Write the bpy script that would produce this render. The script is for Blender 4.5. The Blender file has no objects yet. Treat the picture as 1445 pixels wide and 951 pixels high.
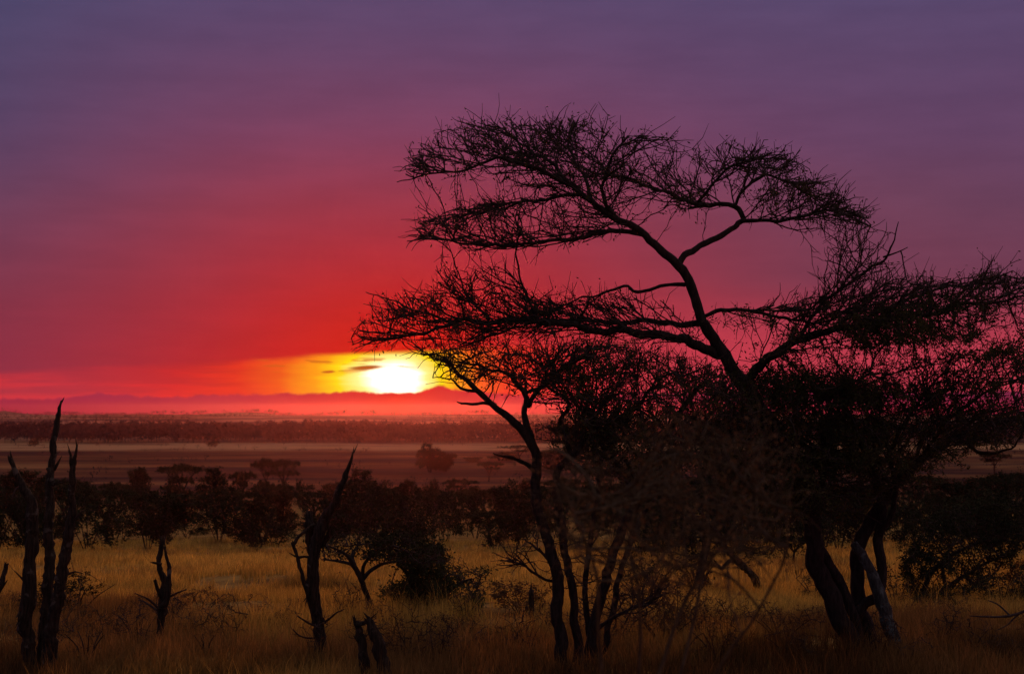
import bpy, math, random
import numpy as np
from mathutils import Vector, Matrix, noise as mnoise

S = bpy.context.scene
C = S.collection
R = math.radians

# ------------------------------------------------------------------ camera
CAM_H = 3.5
F = 2408.0                       # focal length in photo pixels (60 mm on 36 mm, 1445 px)
PITCH = math.atan((577 - 475.5) / F)
cam_data = bpy.data.cameras.new('camera')
cam = bpy.data.objects.new('camera', cam_data)
C.objects.link(cam)
cam_data.lens = 60.0
cam_data.sensor_width = 36.0
cam_data.clip_start = 0.1
cam_data.clip_end = 30000.0
cam.location = (0, 0, CAM_H)
cam.rotation_euler = (R(90) + PITCH, 0, 0)
cam_data.dof.use_dof = True
cam_data.dof.focus_distance = 24.0
cam_data.dof.aperture_fstop = 3.2
S.camera = cam

S.view_settings.view_transform = 'Standard'
S.view_settings.look = 'None'
S.view_settings.exposure = 0.0
S.view_settings.gamma = 1.0
S.render.engine = 'CYCLES'
S.cycles.use_denoising = True
S.cycles.max_bounces = 5
S.cycles.diffuse_bounces = 2
S.cycles.transmission_bounces = 3
S.cycles.volume_bounces = 0
S.cycles.caustics_reflective = False
S.cycles.caustics_refractive = False

# ------------------------------------------------------------------ sky and sun
SUN_AZ = math.atan((562 - 722.5) / F)      # sun stands a little left of the middle
SUN_EL = 45.0 / F


def lin(r, g, b):
    f = lambda c: (c / 255 / 12.92) if c / 255 <= 0.04045 else ((c / 255 + 0.055) / 1.055) ** 2.4
    return (f(r), f(g), f(b), 1.0)


class N:
    """a little arithmetic on shader sockets"""
    tree = None

    def __init__(self, s):
        self.s = s

    @staticmethod
    def m(op, *a, clamp=False):
        n = N.tree.nodes.new('ShaderNodeMath')
        n.operation = op
        n.use_clamp = clamp
        for i, v in enumerate(a):
            if isinstance(v, N):
                N.tree.links.new(v.s, n.inputs[i])
            else:
                n.inputs[i].default_value = v
        return N(n.outputs[0])

    def __add__(s, o): return N.m('ADD', s, o)
    def __radd__(s, o): return N.m('ADD', o, s)
    def __sub__(s, o): return N.m('SUBTRACT', s, o)
    def __rsub__(s, o): return N.m('SUBTRACT', o, s)
    def __mul__(s, o): return N.m('MULTIPLY', s, o)
    def __rmul__(s, o): return N.m('MULTIPLY', o, s)
    def __truediv__(s, o): return N.m('DIVIDE', s, o)
    def __neg__(s): return N.m('MULTIPLY', s, -1.0)


def smooth(x, a, b, lo=0.0, hi=1.0):
    n = N.tree.nodes.new('ShaderNodeMapRange')
    n.interpolation_type = 'SMOOTHSTEP'
    for k, v in zip((0, 1, 2, 3, 4), (x, a, b, lo, hi)):
        if isinstance(v, N):
            N.tree.links.new(v.s, n.inputs[k])
        else:
            n.inputs[k].default_value = v
    return N(n.outputs[0])


def mixc(f, a, b, blend='MIX'):
    n = N.tree.nodes.new('ShaderNodeMix')
    n.data_type = 'RGBA'
    n.blend_type = blend
    for k, v in ((0, f), (6, a), (7, b)):
        if isinstance(v, N):
            N.tree.links.new(v.s, n.inputs[k])
        else:
            n.inputs[k].default_value = v
    return N(n.outputs[2])


def ramp(x, stops):
    n = N.tree.nodes.new('ShaderNodeValToRGB')
    N.tree.links.new(x.s, n.inputs[0])
    e = n.color_ramp.elements
    while len(e) < len(stops):
        e.new(0.5)
    for el, (p, c) in zip(e, stops):
        el.position = p
        el.color = c
    return N(n.outputs[0])


def combine(x, y, z):
    n = N.tree.nodes.new('ShaderNodeCombineXYZ')
    for i, v in enumerate((x, y, z)):
        if isinstance(v, N):
            N.tree.links.new(v.s, n.inputs[i])
        else:
            n.inputs[i].default_value = v
    return N(n.outputs[0])


def noisef(vec, scale, detail=3.0, rough=0.5, out=0):
    n = N.tree.nodes.new('ShaderNodeTexNoise')
    N.tree.links.new(vec.s, n.inputs['Vector'])
    n.inputs['Scale'].default_value = scale
    n.inputs['Detail'].default_value = detail
    n.inputs['Roughness'].default_value = rough
    return N(n.outputs[out])


def exp_(x):
    return N.m('EXPONENT', x)


world = bpy.data.worlds.new('World')
S.world = world
world.use_nodes = True
nt = world.node_tree
nt.nodes.clear()
N.tree = nt
tc = nt.nodes.new('ShaderNodeTexCoord')
sep = nt.nodes.new('ShaderNodeSeparateXYZ')
nt.links.new(tc.outputs['Generated'], sep.inputs[0])
dx, dy, dz = (N(sep.outputs[i]) for i in range(3))
# angles across and up from the sun's foot, in units of 1/2408 radian
U = (N.m('ARCTAN2', dx, dy) - SUN_AZ) * F
V = N.m('ARCSINE', dz) * F
UV = combine(U, V, 0.0)

soft_streaks = noisef(combine(U * 0.0016, V * 0.012, 0.3), 1.0, 4.0, 0.55)
wisp = noisef(combine(U * 0.006, V * 0.03, 7.0), 1.0, 5.0, 0.6)
Vs = V + (soft_streaks - 0.5) * 65.0
base = ramp(smooth(Vs, 0.0, 1600.0), [(0, lin(160, 62, 88))])
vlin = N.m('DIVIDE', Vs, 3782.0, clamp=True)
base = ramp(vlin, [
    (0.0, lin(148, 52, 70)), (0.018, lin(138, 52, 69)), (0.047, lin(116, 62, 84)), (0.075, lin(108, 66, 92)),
    (0.10, lin(102, 70, 104)), (0.15, lin(90, 74, 112)), (0.25, lin(106, 92, 124)), (0.5, lin(162, 142, 152)), (1.0, lin(188, 170, 174))])  # unseen upper sky is lightened here as added fill light for the grass
# the left of the sky is bluer
left = smooth(U, -150.0, -750.0) * smooth(V, 120.0, 420.0)
base = mixc(left * 0.75, base, lin(64, 70, 106))
lowleft = smooth(U, -180.0, -600.0) * smooth(V, 330.0, 60.0)
base = mixc(lowleft * 0.5, base, lin(112, 52, 78))
# red afterglow round the sun, wider than high
du = U * 0.62
dv = V - 45.0
d = N.m('SQRT', du * du + dv * dv * 0.9)
glow = exp_(-N.m('POWER', d / 232.0, 1.7))
col = mixc(glow, base, lin(212, 22, 8))
pink = smooth(U, 100.0, 500.0) * smooth(V, 190.0, 60.0) * 0.6
col = mixc(pink, col, lin(218, 66, 84))
# the clear strip under the cloud deck
deck = 79.0 + N.m('MINIMUM', U, 0.0) * 0.055 + N.m('MAXIMUM', U, 0.0) * 0.05 + (wisp - 0.5) * 13.0
Ua = N.m('MINIMUM', U, 0.0) * 0.76 + N.m('MAXIMUM', U, 0.0) * 1.1
dstrip = N.m('SQRT', Ua * Ua + (V - 42.0) * (V - 42.0) * 2.3)
streak = noisef(combine(U * 0.010, V * 0.11, 3.0), 1.0, 4.0, 0.55)
glow_col = ramp(N.m('DIVIDE', dstrip + (streak - 0.5) * 26.0, 340.0, clamp=True), [
    (0.0, (3.0, 2.7, 2.3, 1)), (0.09, (1.7, 1.5, 1.1, 1)), (0.13, (1.15, 0.98, 0.30, 1)), (0.19, lin(255, 222, 16)), (0.26, lin(251, 160, 16)),
    (0.37, lin(240, 92, 26)), (0.50, lin(230, 54, 32)), (0.7, lin(222, 44, 42)), (1.0, lin(205, 52, 62))])
strip = smooth(V, deck + 5.0, deck - 5.0)
far_strip = smooth(N.m('ABSOLUTE', U), 900.0, 500.0) * smooth(U, 400.0, 120.0)
soft_red = noisef(combine(U * 0.004, V * 0.05, 9.0), 1.0, 4.0, 0.6)
strip_f = strip * far_strip * (1.0 - smooth(N.m('ABSOLUTE', U), 130.0, 270.0) * smooth(soft_red, 0.62, 0.38) * 0.6)
col = mixc(strip_f, col, glow_col)
# small dark cloudlets hanging in the strip
cl = smooth(noisef(combine(U * 0.018, V * 0.16, 1.7), 1.0, 2.0, 0.5), 0.57, 0.66)
cl = cl * smooth(V, 47.0, 56.0) * smooth(V, 76.0, 68.0) * smooth(U, 40.0, -5.0) * smooth(U, -230.0, -150.0)
col = mixc(cl * 0.7, col, lin(206, 96, 22))
def streaklet(u0, v0, hu, hv):
    a = (U - u0) / hu
    b = (V - v0 - (U - u0) * 0.05 + (wisp - 0.5) * 6.0) / hv
    return smooth(a * a + b * b, 1.3, 0.1)
col = mixc(streaklet(-46.0, 58.0, 27.0, 3.2), col, lin(170, 84, 14))
col = mixc(streaklet(-98.0, 52.0, 11.0, 2.2), col, lin(200, 90, 20))
# the cloud bank lying on the horizon
bn = noisef(combine(U * 0.012, V * 0.012, 5.0), 1.0, 4.0, 0.5)
bsmall = noisef(combine(U * 0.06, V * 0.06, 2.0), 1.0, 3.0, 0.5)
def hump(u0, w, h):
    t = (U - u0) / w
    return exp_(-(t * t)) * h
bank_top = 13.0 + hump(-140.0, 180.0, 9.0) + hump(-412.0, 16.0, 2.5) + hump(-400.0, 50.0, 5.0) + hump(56.0, 24.0, 8.0) \
    + hump(100.0, 75.0, 11.0) + hump(-20.0, 80.0, 4.0) + (bn - 0.5) * 9.0 + (bsmall - 0.5) * 9.0 + smooth(U, 150.0, 400.0) * 10.0
bank = smooth(V, bank_top + 2.4, bank_top - 2.4)
bank_col = mixc(exp_(-N.m('ABSOLUTE', U) / 300.0), lin(132, 44, 80), lin(208, 28, 20))
bank_col = mixc(smooth(V, 26.0, -2.0) * 0.45, bank_col, lin(166, 22, 32))
col = mixc(bank * smooth(N.m('ABSOLUTE', U), 2600.0, 900.0), col, bank_col)
# fine grain of thin cloud
mott = noisef(combine(U * 0.003, V * 0.009, 11.0), 1.0, 6.0, 0.62)
col = mixc(smooth(V, 70.0, 160.0) * 0.11, col, mixc(1.0, col, mixc(smooth(mott, 0.30, 0.70), lin(168, 172, 192), lin(255, 252, 250)), 'MULTIPLY'))
col = mixc(0.14, col, mixc(1.0, col, mixc(smooth(wisp, 0.3, 0.7), lin(150, 140, 160), lin(255, 250, 250)), 'MULTIPLY'))

sky = nt.nodes.new('ShaderNodeTexSky')
sky.sky_type = 'NISHITA'
sky.sun_disc = False
sky.sun_elevation = R(3.5)
sky.sun_rotation = SUN_AZ
sky.dust_density = 4.0
bg1 = nt.nodes.new('ShaderNodeBackground')
nt.links.new(sky.outputs[0], bg1.inputs[0])
bg1.inputs[1].default_value = 0.00015
bg2 = nt.nodes.new('ShaderNodeBackground')
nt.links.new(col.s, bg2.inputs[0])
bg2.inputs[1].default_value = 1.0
addsh = nt.nodes.new('ShaderNodeAddShader')
nt.links.new(bg1.outputs[0], addsh.inputs[0])
nt.links.new(bg2.outputs[0], addsh.inputs[1])
wout = nt.nodes.new('ShaderNodeOutputWorld')
nt.links.new(addsh.outputs[0], wout.inputs['Surface'])

SUN_LAMP_EL = R(3.5)
sun_data = bpy.data.lights.new('sun', 'SUN')
sun_data.energy = 1.0
sun_data.angle = R(3.0)
sun_data.color = (1.0, 0.32, 0.08)
sun = bpy.data.objects.new('sun', sun_data)
C.objects.link(sun)
to_sun = Vector((math.sin(SUN_AZ) * math.cos(SUN_LAMP_EL), math.cos(SUN_AZ) * math.cos(SUN_LAMP_EL), math.sin(SUN_LAMP_EL)))
sun.rotation_euler = (-to_sun).to_track_quat('-Z', 'Y').to_euler()
sun.location = (0, 0, 60)

# ------------------------------------------------------------------ helpers
rng = np.random.default_rng(7)
CP, SP = math.cos(PITCH), math.sin(PITCH)


def vnoise(x, y, seed=0):
    """smooth value noise on the plane, 0..1"""
    x = np.asarray(x, float); y = np.asarray(y, float)
    xi = np.floor(x); yi = np.floor(y)
    fx = x - xi; fy = y - yi
    fx = fx * fx * (3 - 2 * fx); fy = fy * fy * (3 - 2 * fy)
    def hsh(a, b):
        v = np.sin(a * 127.1 + b * 311.7 + seed * 74.7) * 43758.5453
        return v - np.floor(v)
    return (hsh(xi, yi) * (1 - fx) + hsh(xi + 1, yi) * fx) * (1 - fy) + (hsh(xi, yi + 1) * (1 - fx) + hsh(xi + 1, yi + 1) * fx) * fy


PY = [-80, 0, 24, 50, 90, 200, 300, 420, 900, 1400, 2400, 3500, 3900, 4600, 5400]
PZ = [0.2, 0, 0, -1.45, -4.0, -9.2, -13.6, -16.4, -16.4, -14.6, -12.2, -8.8, -9.5, -16, -16]


def height(x, y):
    x = np.asarray(x, float); y = np.asarray(y, float)
    z = np.interp(y, PY, PZ)
    near = np.clip((170 - y) / 100, 0, 1) * np.clip((y + 5) / 20, 0, 1)
    z = z + near * ((vnoise(x / 7, y / 7, 1) - 0.5) * 0.30 + (vnoise(x / 1.7, y / 1.7, 2) - 0.5) * 0.07)
    far = np.clip((y - 1100) / 800, 0, 1)
    z = z + far * (vnoise(x / 420, y / 900, 3) - 0.5) * 3.0
    # rocky knolls on the ridge
    for u, w, hh in ((342, 26, 7.0), (300, 16, 4.0), (372, 14, 3.5), (2, 14, 9.0)):
        xc = (u - 722.5) / F * 3450
        z = z + hh * np.exp(-((x - xc) / (w / F * 3450)) ** 2 - ((y - 3450) / 120) ** 2)
    return z


def h1(x, y):
    return float(height(x, y))


def at(px, py, Y):
    """the point of the line of sight through photo pixel (px, py) at distance Y"""
    cx = (px - 722.5) / F; cy = -(py - 475.5) / F
    yy = CP - cy * SP
    zz = SP + cy * CP
    return np.array((cx / yy * Y, Y, CAM_H + zz / yy * Y))


def ground_at(px, py):
    prev = 8.0
    for Y in np.concatenate([np.arange(8, 120, 0.25), np.arange(120, 4000, 4)]):
        p = at(px, py, Y)
        if p[2] <= h1(p[0], p[1]):
            return float(Y)
    return 4000.0


def on_ground(px, Y):
    x = (px - 722.5) / F * Y
    return np.array((x, Y, h1(x, Y)))


def tag(o, label=None, cat=None, group=None, kind=None):
    for k, v in (('label', label), ('category', cat), ('group', group), ('kind', kind)):
        if v:
            o[k] = v
    return o


def mesh_np(name, verts, tris=None, quads=None, mat=None, smooth_=False):
    me = bpy.data.meshes.new(name)
    verts = np.asarray(verts, np.float32)
    loops, starts, totals = [], [], []
    off = 0
    for f, k in ((tris, 3), (quads, 4)):
        if f is not None and len(f):
            f = np.asarray(f, np.int32)
            loops.append(f.ravel())
            starts.append(off + np.arange(len(f), dtype=np.int32) * k)
            totals.append(np.full(len(f), k, np.int32))
            off += f.size
    me.vertices.add(len(verts))
    me.vertices.foreach_set('co', verts.ravel())
    loops = np.concatenate(loops); starts = np.concatenate(starts); totals = np.concatenate(totals)
    me.loops.add(len(loops))
    me.loops.foreach_set('vertex_index', loops)
    me.polygons.add(len(starts))
    me.polygons.foreach_set('loop_start', starts)
    me.polygons.foreach_set('loop_total', totals)
    if smooth_:
        me.polygons.foreach_set('use_smooth', np.ones(len(starts), bool))
    me.update(calc_edges=True)
    if mat:
        me.materials.append(mat)
    return me


def obj(name, me, parent=None):
    o = bpy.data.objects.new(name, me)
    C.objects.link(o)
    if parent is not None:
        o.parent = parent
    return o


def empty(name, loc, label=None, cat=None, group=None):
    o = bpy.data.objects.new(name, None)
    C.objects.link(o)
    o.location = [float(v) for v in loc]
    return tag(o, label, cat, group)


# ------------------------------------------------------------------ materials
def new_mat(name):
    m = bpy.data.materials.new(name)
    m.use_nodes = True
    m.node_tree.nodes.clear()
    N.tree = m.node_tree
    return m, m.node_tree


def coord(kind='Object'):
    n = N.tree.nodes.new('ShaderNodeTexCoord')
    return N(n.outputs[kind])


def finish(t, bsdf, bump=None, dist=0.02):
    out = t.nodes.new('ShaderNodeOutputMaterial')
    if bump is not None:
        b = t.nodes.new('ShaderNodeBump')
        b.inputs['Distance'].default_value = dist
        b.inputs['Strength'].default_value = 0.8
        t.links.new(bump.s, b.inputs['Height'])
        t.links.new(b.outputs[0], bsdf.inputs['Normal'])
    t.links.new(bsdf.outputs[0], out.inputs['Surface'])


def bark_mat(name, dark, light, scale=6.0, stretch=0.25, patch=0.0, patch_col=(0.3, 0.3, 0.25, 1)):
    m, t = new_mat(name)
    co = coord()
    mp = t.nodes.new('ShaderNodeMapping')
    t.links.new(co.s, mp.inputs[0])
    mp.inputs['Scale'].default_value = (scale, scale, scale * stretch)
    n1 = noisef(N(mp.outputs[0]), 4.0, 6.0, 0.65)
    c = mixc(smooth(n1, 0.35, 0.7), dark, light)
    if patch:
        n2 = noisef(co, 5.0, 4.0, 0.6)
        c = mixc(smooth(n2, 0.62 - patch * 0.2, 0.70 - patch * 0.2) * 0.9, c, patch_col)
    b = t.nodes.new('ShaderNodeBsdfPrincipled')
    t.links.new(c.s, b.inputs['Base Color'])
    b.inputs['Roughness'].default_value = 0.9
    b.inputs['Specular IOR Level'].default_value = 0.15
    finish(t, b, n1, 0.02)
    return m


def leaf_mat(name, a, b_, trans=0.25, scale=1.2):
    m, t = new_mat(name)
    co = coord()
    n1 = noisef(co, scale, 3.0, 0.6)
    c = mixc(smooth(n1, 0.35, 0.65), a, b_)
    d_ = t.nodes.new('ShaderNodeBsdfDiffuse')
    tr = t.nodes.new('ShaderNodeBsdfTranslucent')
    t.links.new(c.s, d_.inputs[0]); t.links.new(c.s, tr.inputs[0])
    mx = t.nodes.new('ShaderNodeMixShader')
    mx.inputs[0].default_value = trans
    t.links.new(d_.outputs[0], mx.inputs[1]); t.links.new(tr.outputs[0], mx.inputs[2])
    out = t.nodes.new('ShaderNodeOutputMaterial')
    t.links.new(mx.outputs[0], out.inputs['Surface'])
    return m


BARK = bark_mat('acacia_bark', (0.018, 0.014, 0.010, 1), (0.050, 0.040, 0.029, 1))
TWIG = bark_mat('twig_bark', (0.035, 0.026, 0.02, 1), (0.08, 0.06, 0.045, 1), 2.0, 1.0)
PALE = bark_mat('pale_bark', (0.03, 0.032, 0.025, 1), (0.085, 0.10, 0.08, 1), 5.0, 0.3, 0.6, (0.13, 0.17, 0.14, 1))
DEAD = bark_mat('dead_wood', (0.016, 0.013, 0.008, 1), (0.060, 0.046, 0.026, 1), 9.0, 0.10, 0.15, (0.12, 0.11, 0.075, 1))
DRY = bark_mat('dry_brush_twig', (0.055, 0.038, 0.018, 1), (0.12, 0.085, 0.04, 1), 3.0, 1.0)
LEAF = leaf_mat('acacia_leaf', (0.040, 0.045, 0.018, 1), (0.085, 0.085, 0.03, 1))
SHRUB_LEAF = leaf_mat('shrub_leaf', (0.035, 0.048, 0.018, 1), (0.075, 0.085, 0.035, 1))
DRY_LEAF = leaf_mat('dry_leaf', (0.12, 0.065, 0.03, 1), (0.20, 0.12, 0.05, 1))
BELT_LEAF = leaf_mat('belt_leaf', (0.024, 0.029, 0.013, 1), (0.048, 0.052, 0.022, 1), 0.04, 0.5)
BELT_GREEN = leaf_mat('belt_leaf_green', (0.026, 0.030, 0.014, 1), (0.050, 0.052, 0.022, 1), 0.04, 0.5)
FAR_LEAF = leaf_mat('far_leaf', (0.030, 0.032, 0.032, 1), (0.055, 0.052, 0.045, 1), 0.1, 0.02)


def ground_mat():
    m, t = new_mat('savanna_ground')
    co = coord()
    sp = t.nodes.new('ShaderNodeSeparateXYZ')
    t.links.new(co.s, sp.inputs[0])
    x, y = N(sp.outputs[0]), N(sp.outputs[1])
    n1 = noisef(co, 0.35, 6.0, 0.65)
    n2 = noisef(co, 3.0, 5.0, 0.7)
    near = mixc(smooth(n1, 0.35, 0.65), (0.22, 0.12, 0.035, 1), (0.46, 0.28, 0.07, 1))
    near = mixc(smooth(n2, 0.45, 0.7) * 0.6, near, (0.13, 0.07, 0.035, 1))
    # the open plain: strips of pale and dark grass lying across the valley
    band = noisef(combine(x * 0.008, y * 0.014, 1.0), 1.0, 6.0, 0.66)
    plain = ramp(band, [(0.34, (0.06, 0.030, 0.020, 1)), (0.46, (0.11, 0.055, 0.03, 1)), (0.54, (0.17, 0.085, 0.038, 1)), (0.66, (0.32, 0.17, 0.065, 1))])
    dark = smooth(noisef(combine(x * 0.010, y * 0.022, 4.0), 1.0, 5.0, 0.65), 0.47, 0.58)
    plain = mixc(dark * 0.8, plain, (0.05, 0.03, 0.028, 1))
    edge = smooth(y, 790.0, 850.0) * smooth(y, 1010.0, 960.0)
    plain = mixc(edge * smooth(band, 0.36, 0.52) * 0.9, plain, (0.52, 0.31, 0.13, 1))
    hill = noisef(combine(x * 0.004, y * 0.0035, 2.0), 1.0, 4.0, 0.6)
    hillc = mixc(smooth(hill, 0.4, 0.62), (0.10, 0.06, 0.045, 1), (0.38, 0.23, 0.13, 1))
    c = mixc(smooth(y, 230.0, 400.0), near, plain)
    c = mixc(smooth(y, 1000.0, 1150.0), c, hillc)
    b = t.nodes.new('ShaderNodeBsdfPrincipled')
    t.links.new(c.s, b.inputs['Base Color'])
    b.inputs['Roughness'].default_value = 1.0
    b.inputs['Specular IOR Level'].default_value = 0.0
    finish(t, b, n2, 0.05)
    return m


def grass_mat():
    m, t = new_mat('dry_grass')
    a = t.nodes.new('ShaderNodeAttribute')
    a.attribute_name = 'tint'
    c = N(a.outputs['Color'])
    d_ = t.nodes.new('ShaderNodeBsdfDiffuse')
    tr = t.nodes.new('ShaderNodeBsdfTranslucent')
    t.links.new(c.s, d_.inputs[0]); t.links.new(c.s, tr.inputs[0])
    mx = t.nodes.new('ShaderNodeMixShader')
    mx.inputs[0].default_value = 0.5
    t.links.new(d_.outputs[0], mx.inputs[1]); t.links.new(tr.outputs[0], mx.inputs[2])
    out = t.nodes.new('ShaderNodeOutputMaterial')
    t.links.new(mx.outputs[0], out.inputs['Surface'])
    return m


GROUND = ground_mat()
GRASS = grass_mat()

# ------------------------------------------------------------------ ground
ys = np.concatenate([np.linspace(-70, 20, 40), np.linspace(20, 110, 240)[1:], np.geomspace(110, 5400, 240)[1:]])
ts = np.linspace(-1, 1, 161)
Xg = ts[None, :] * (np.abs(ys)[:, None] * 0.75 + 60)
Yg = np.repeat(ys[:, None], len(ts), 1)
Zg = height(Xg, Yg)
gv = np.stack([Xg, Yg, Zg], -1).reshape(-1, 3)
nr, nc = Xg.shape
i0 = (np.arange(nr - 1)[:, None] * nc + np.arange(nc - 1)[None, :]).ravel()
gq = np.stack([i0, i0 + 1, i0 + nc + 1, i0 + nc], -1)
ground = obj('ground', mesh_np('ground', gv, quads=gq, mat=GROUND, smooth_=True))
tag(ground, kind='structure')


# ------------------------------------------------------------------ wood
def catmull(P, step):
    """resample a polyline of rows (x, y, z, r) smoothly, about one point per step"""
    P = np.asarray(P, float)
    if len(P) == 2:
        n = max(2, int(np.linalg.norm(P[1, :3] - P[0, :3]) / step) + 1)
        t = np.linspace(0, 1, n)[:, None]
        return P[0] * (1 - t) + P[1] * t
    Q = np.vstack([2 * P[0] - P[1], P, 2 * P[-1] - P[-2]])
    out = []
    for i in range(1, len(Q) - 2):
        p0, p1, p2, p3 = Q[i - 1], Q[i], Q[i + 1], Q[i + 2]
        n = max(1, int(np.linalg.norm(p2[:3] - p1[:3]) / step))
        for k in range(n):
            t = k / n
            out.append(0.5 * ((2 * p1) + (-p0 + p2) * t + (2 * p0 - 5 * p1 + 4 * p2 - p3) * t * t + (-p0 + 3 * p1 - 3 * p2 + p3) * t ** 3))
    out.append(P[-1])
    out = np.array(out)
    out[:, 3] = np.maximum(out[:, 3], 0.002)
    return out


def tube(rows, sides=8, rough=0.12, seed=0, jag=0.0):
    """a knotted wooden tube along rows (x, y, z, r) -> verts, quads, tris"""
    P = np.asarray(rows, float)
    n = len(P)
    T = np.gradient(P[:, :3], axis=0)
    T /= np.linalg.norm(T, axis=1)[:, None] + 1e-9
    ref = np.array((0.13, 1.0, 0.21))
    verts = []
    a = np.cross(ref, T[0]); a /= np.linalg.norm(a)
    for i in range(n):
        a = a - T[i] * a.dot(T[i]); a /= np.linalg.norm(a) + 1e-9
        b = np.cross(T[i], a)
        r = P[i, 3]
        for k in range(sides):
            an = 2 * math.pi * k / sides
            dirv = a * math.cos(an) + b * math.sin(an)
            q = P[i, :3] + dirv * r
            f = 1.0
            if rough:
                s = 1.0 / max(r * 2.2, 0.03)
                f += rough * 2.0 * mnoise.noise(Vector((q[0] * s, q[1] * s, q[2] * s * 0.45 + seed * 3.1)))
                if rough > 0.15:
                    f += rough * 0.9 * mnoise.noise(Vector((q[0] * s * 3, q[1] * s * 3, q[2] * s * 0.9 - seed)))
                f += rough * 0.7 * mnoise.noise(Vector((math.cos(an) * 2.2, math.sin(an) * 2.2, i * 0.15 + seed)))
            q = P[i, :3] + dirv * r * f
            if jag and i == n - 1:
                q = q + T[i] * (jag * r * (0.5 + mnoise.noise(Vector((an * 1.7, seed, 2.0))) * 1.6))
            verts.append(q)
    quads = []
    for i in range(n - 1):
        for k in range(sides):
            k2 = (k + 1) % sides
            quads.append((i * sides + k, i * sides + k2, (i + 1) * sides + k2, (i + 1) * sides + k))
    tris = []
    for end, i in ((0, 0), (1, n - 1)):
        c = len(verts)
        tip = P[i, :3] + (T[i] * P[i, 3] * 0.6 if end and not jag else -T[i] * P[i, 3] * (0.6 if end else 0.0))
        verts.append(tip)
        for k in range(sides):
            k2 = (k + 1) % sides
            tris.append((c, i * sides + k, i * sides + k2) if end else (c, i * sides + k2, i * sides + k))
    return np.array(verts), quads, tris


class Bag:
    """collects pieces of one mesh"""
    def __init__(self):
        self.v, self.t, self.q, self.n = [], [], [], 0

    def add(self, v, q=None, t=None):
        v = np.asarray(v, float)
        self.v.append(v)
        if q is not None and len(q): self.q.append(np.asarray(q, np.int64) + self.n)
        if t is not None and len(t): self.t.append(np.asarray(t, np.int64) + self.n)
        self.n += len(v)

    def mesh(self, name, mat, origin=(0, 0, 0), smooth_=True):
        v = np.concatenate(self.v) - np.asarray(origin, float)
        return mesh_np(name, v, np.concatenate(self.t) if self.t else None, np.concatenate(self.q) if self.q else None, mat, smooth_)


def prisms(a, b, ra, rb):
    """three sided twig pieces from points a to b"""
    a = np.asarray(a); b = np.asarray(b)
    m = len(a)
    T = b - a
    T = T / (np.linalg.norm(T, axis=1)[:, None] + 1e-9)
    ref = np.where(np.abs(T[:, 2:3]) > 0.9, np.array([[1.0, 0, 0]]), np.array([[0, 0, 1.0]]))
    A = np.cross(T, ref); A /= np.linalg.norm(A, axis=1)[:, None] + 1e-9
    B = np.cross(T, A)
    vs = np.empty((m, 6, 3))
    for k in range(3):
        an = 2 * math.pi * k / 3
        dirv = A * math.cos(an) + B * math.sin(an)
        vs[:, k] = a - T * (ra[:, None] * 0.4) + dirv * ra[:, None]
        vs[:, 3 + k] = b + dirv * rb[:, None]
    base_i = (np.arange(m) * 6)[:, None]
    q = np.concatenate([base_i + np.array([[k, (k + 1) % 3, 3 + (k + 1) % 3, 3 + k]]) for k in range(3)])
    return vs.reshape(-1, 3), q


def colonize(seeds, attract, D, dk, di, g, iters=90, jitter=0.35, bias=(0, 0, 0), maxch=3, curv=0.35):
    """twigs creep from the seed points through a cloud of aims: nodes and parents"""
    cap = len(seeds) + len(attract) * 6 + 4000
    nodes = np.zeros((cap, 3)); par = np.full(cap, -1); ch = np.zeros(cap, int)
    nd = np.zeros((cap, 3))
    n = len(seeds)
    nodes[:n] = seeds
    A = np.array(attract)
    near_d = np.full(len(A), 1e9); near_i = np.zeros(len(A), int)
    for s in range(0, n, 400):
        dd = np.linalg.norm(A[:, None] - nodes[None, s:min(n, s + 400)], axis=2)
        k = dd.argmin(1); v = dd[np.arange(len(A)), k]
        up = v < near_d
        near_d[up] = v[up]; near_i[up] = k[up] + s
    alive = np.ones(len(A), bool)
    for it in range(iters):
        act = np.where(alive & (near_d < di) & (ch[near_i] < maxch))[0]
        if not len(act):
            break
        un, inv = np.unique(near_i[act], return_inverse=True)
        v = A[act] - nodes[near_i[act]]
        v /= np.linalg.norm(v, axis=1)[:, None] + 1e-9
        sm = np.zeros((len(un), 3))
        np.add.at(sm, inv, v)
        sm /= np.linalg.norm(sm, axis=1)[:, None] + 1e-9
        sm = sm + nd[un] * curv + g.normal(size=sm.shape) * jitter + np.array(bias)
        sm /= np.linalg.norm(sm, axis=1)[:, None] + 1e-9
        k = len(un)
        if n + k >= cap:
            break
        nodes[n:n + k] = nodes[un] + sm * D * g.uniform(0.75, 1.25, (k, 1))
        nd[n:n + k] = sm
        par[n:n + k] = un
        ch[un] += 1
        al = np.where(alive)[0]
        for s in range(n, n + k, 400):
            e = min(n + k, s + 400)
            dd = np.linalg.norm(A[al][:, None] - nodes[None, s:e], axis=2)
            kk = dd.argmin(1); vv = dd[np.arange(len(al)), kk]
            up = vv < near_d[al]
            near_d[al[up]] = vv[up]; near_i[al[up]] = kk[up] + s
        n += k
        alive &= near_d > dk
    return nodes[:n], par[:n], nd[:n]


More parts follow.
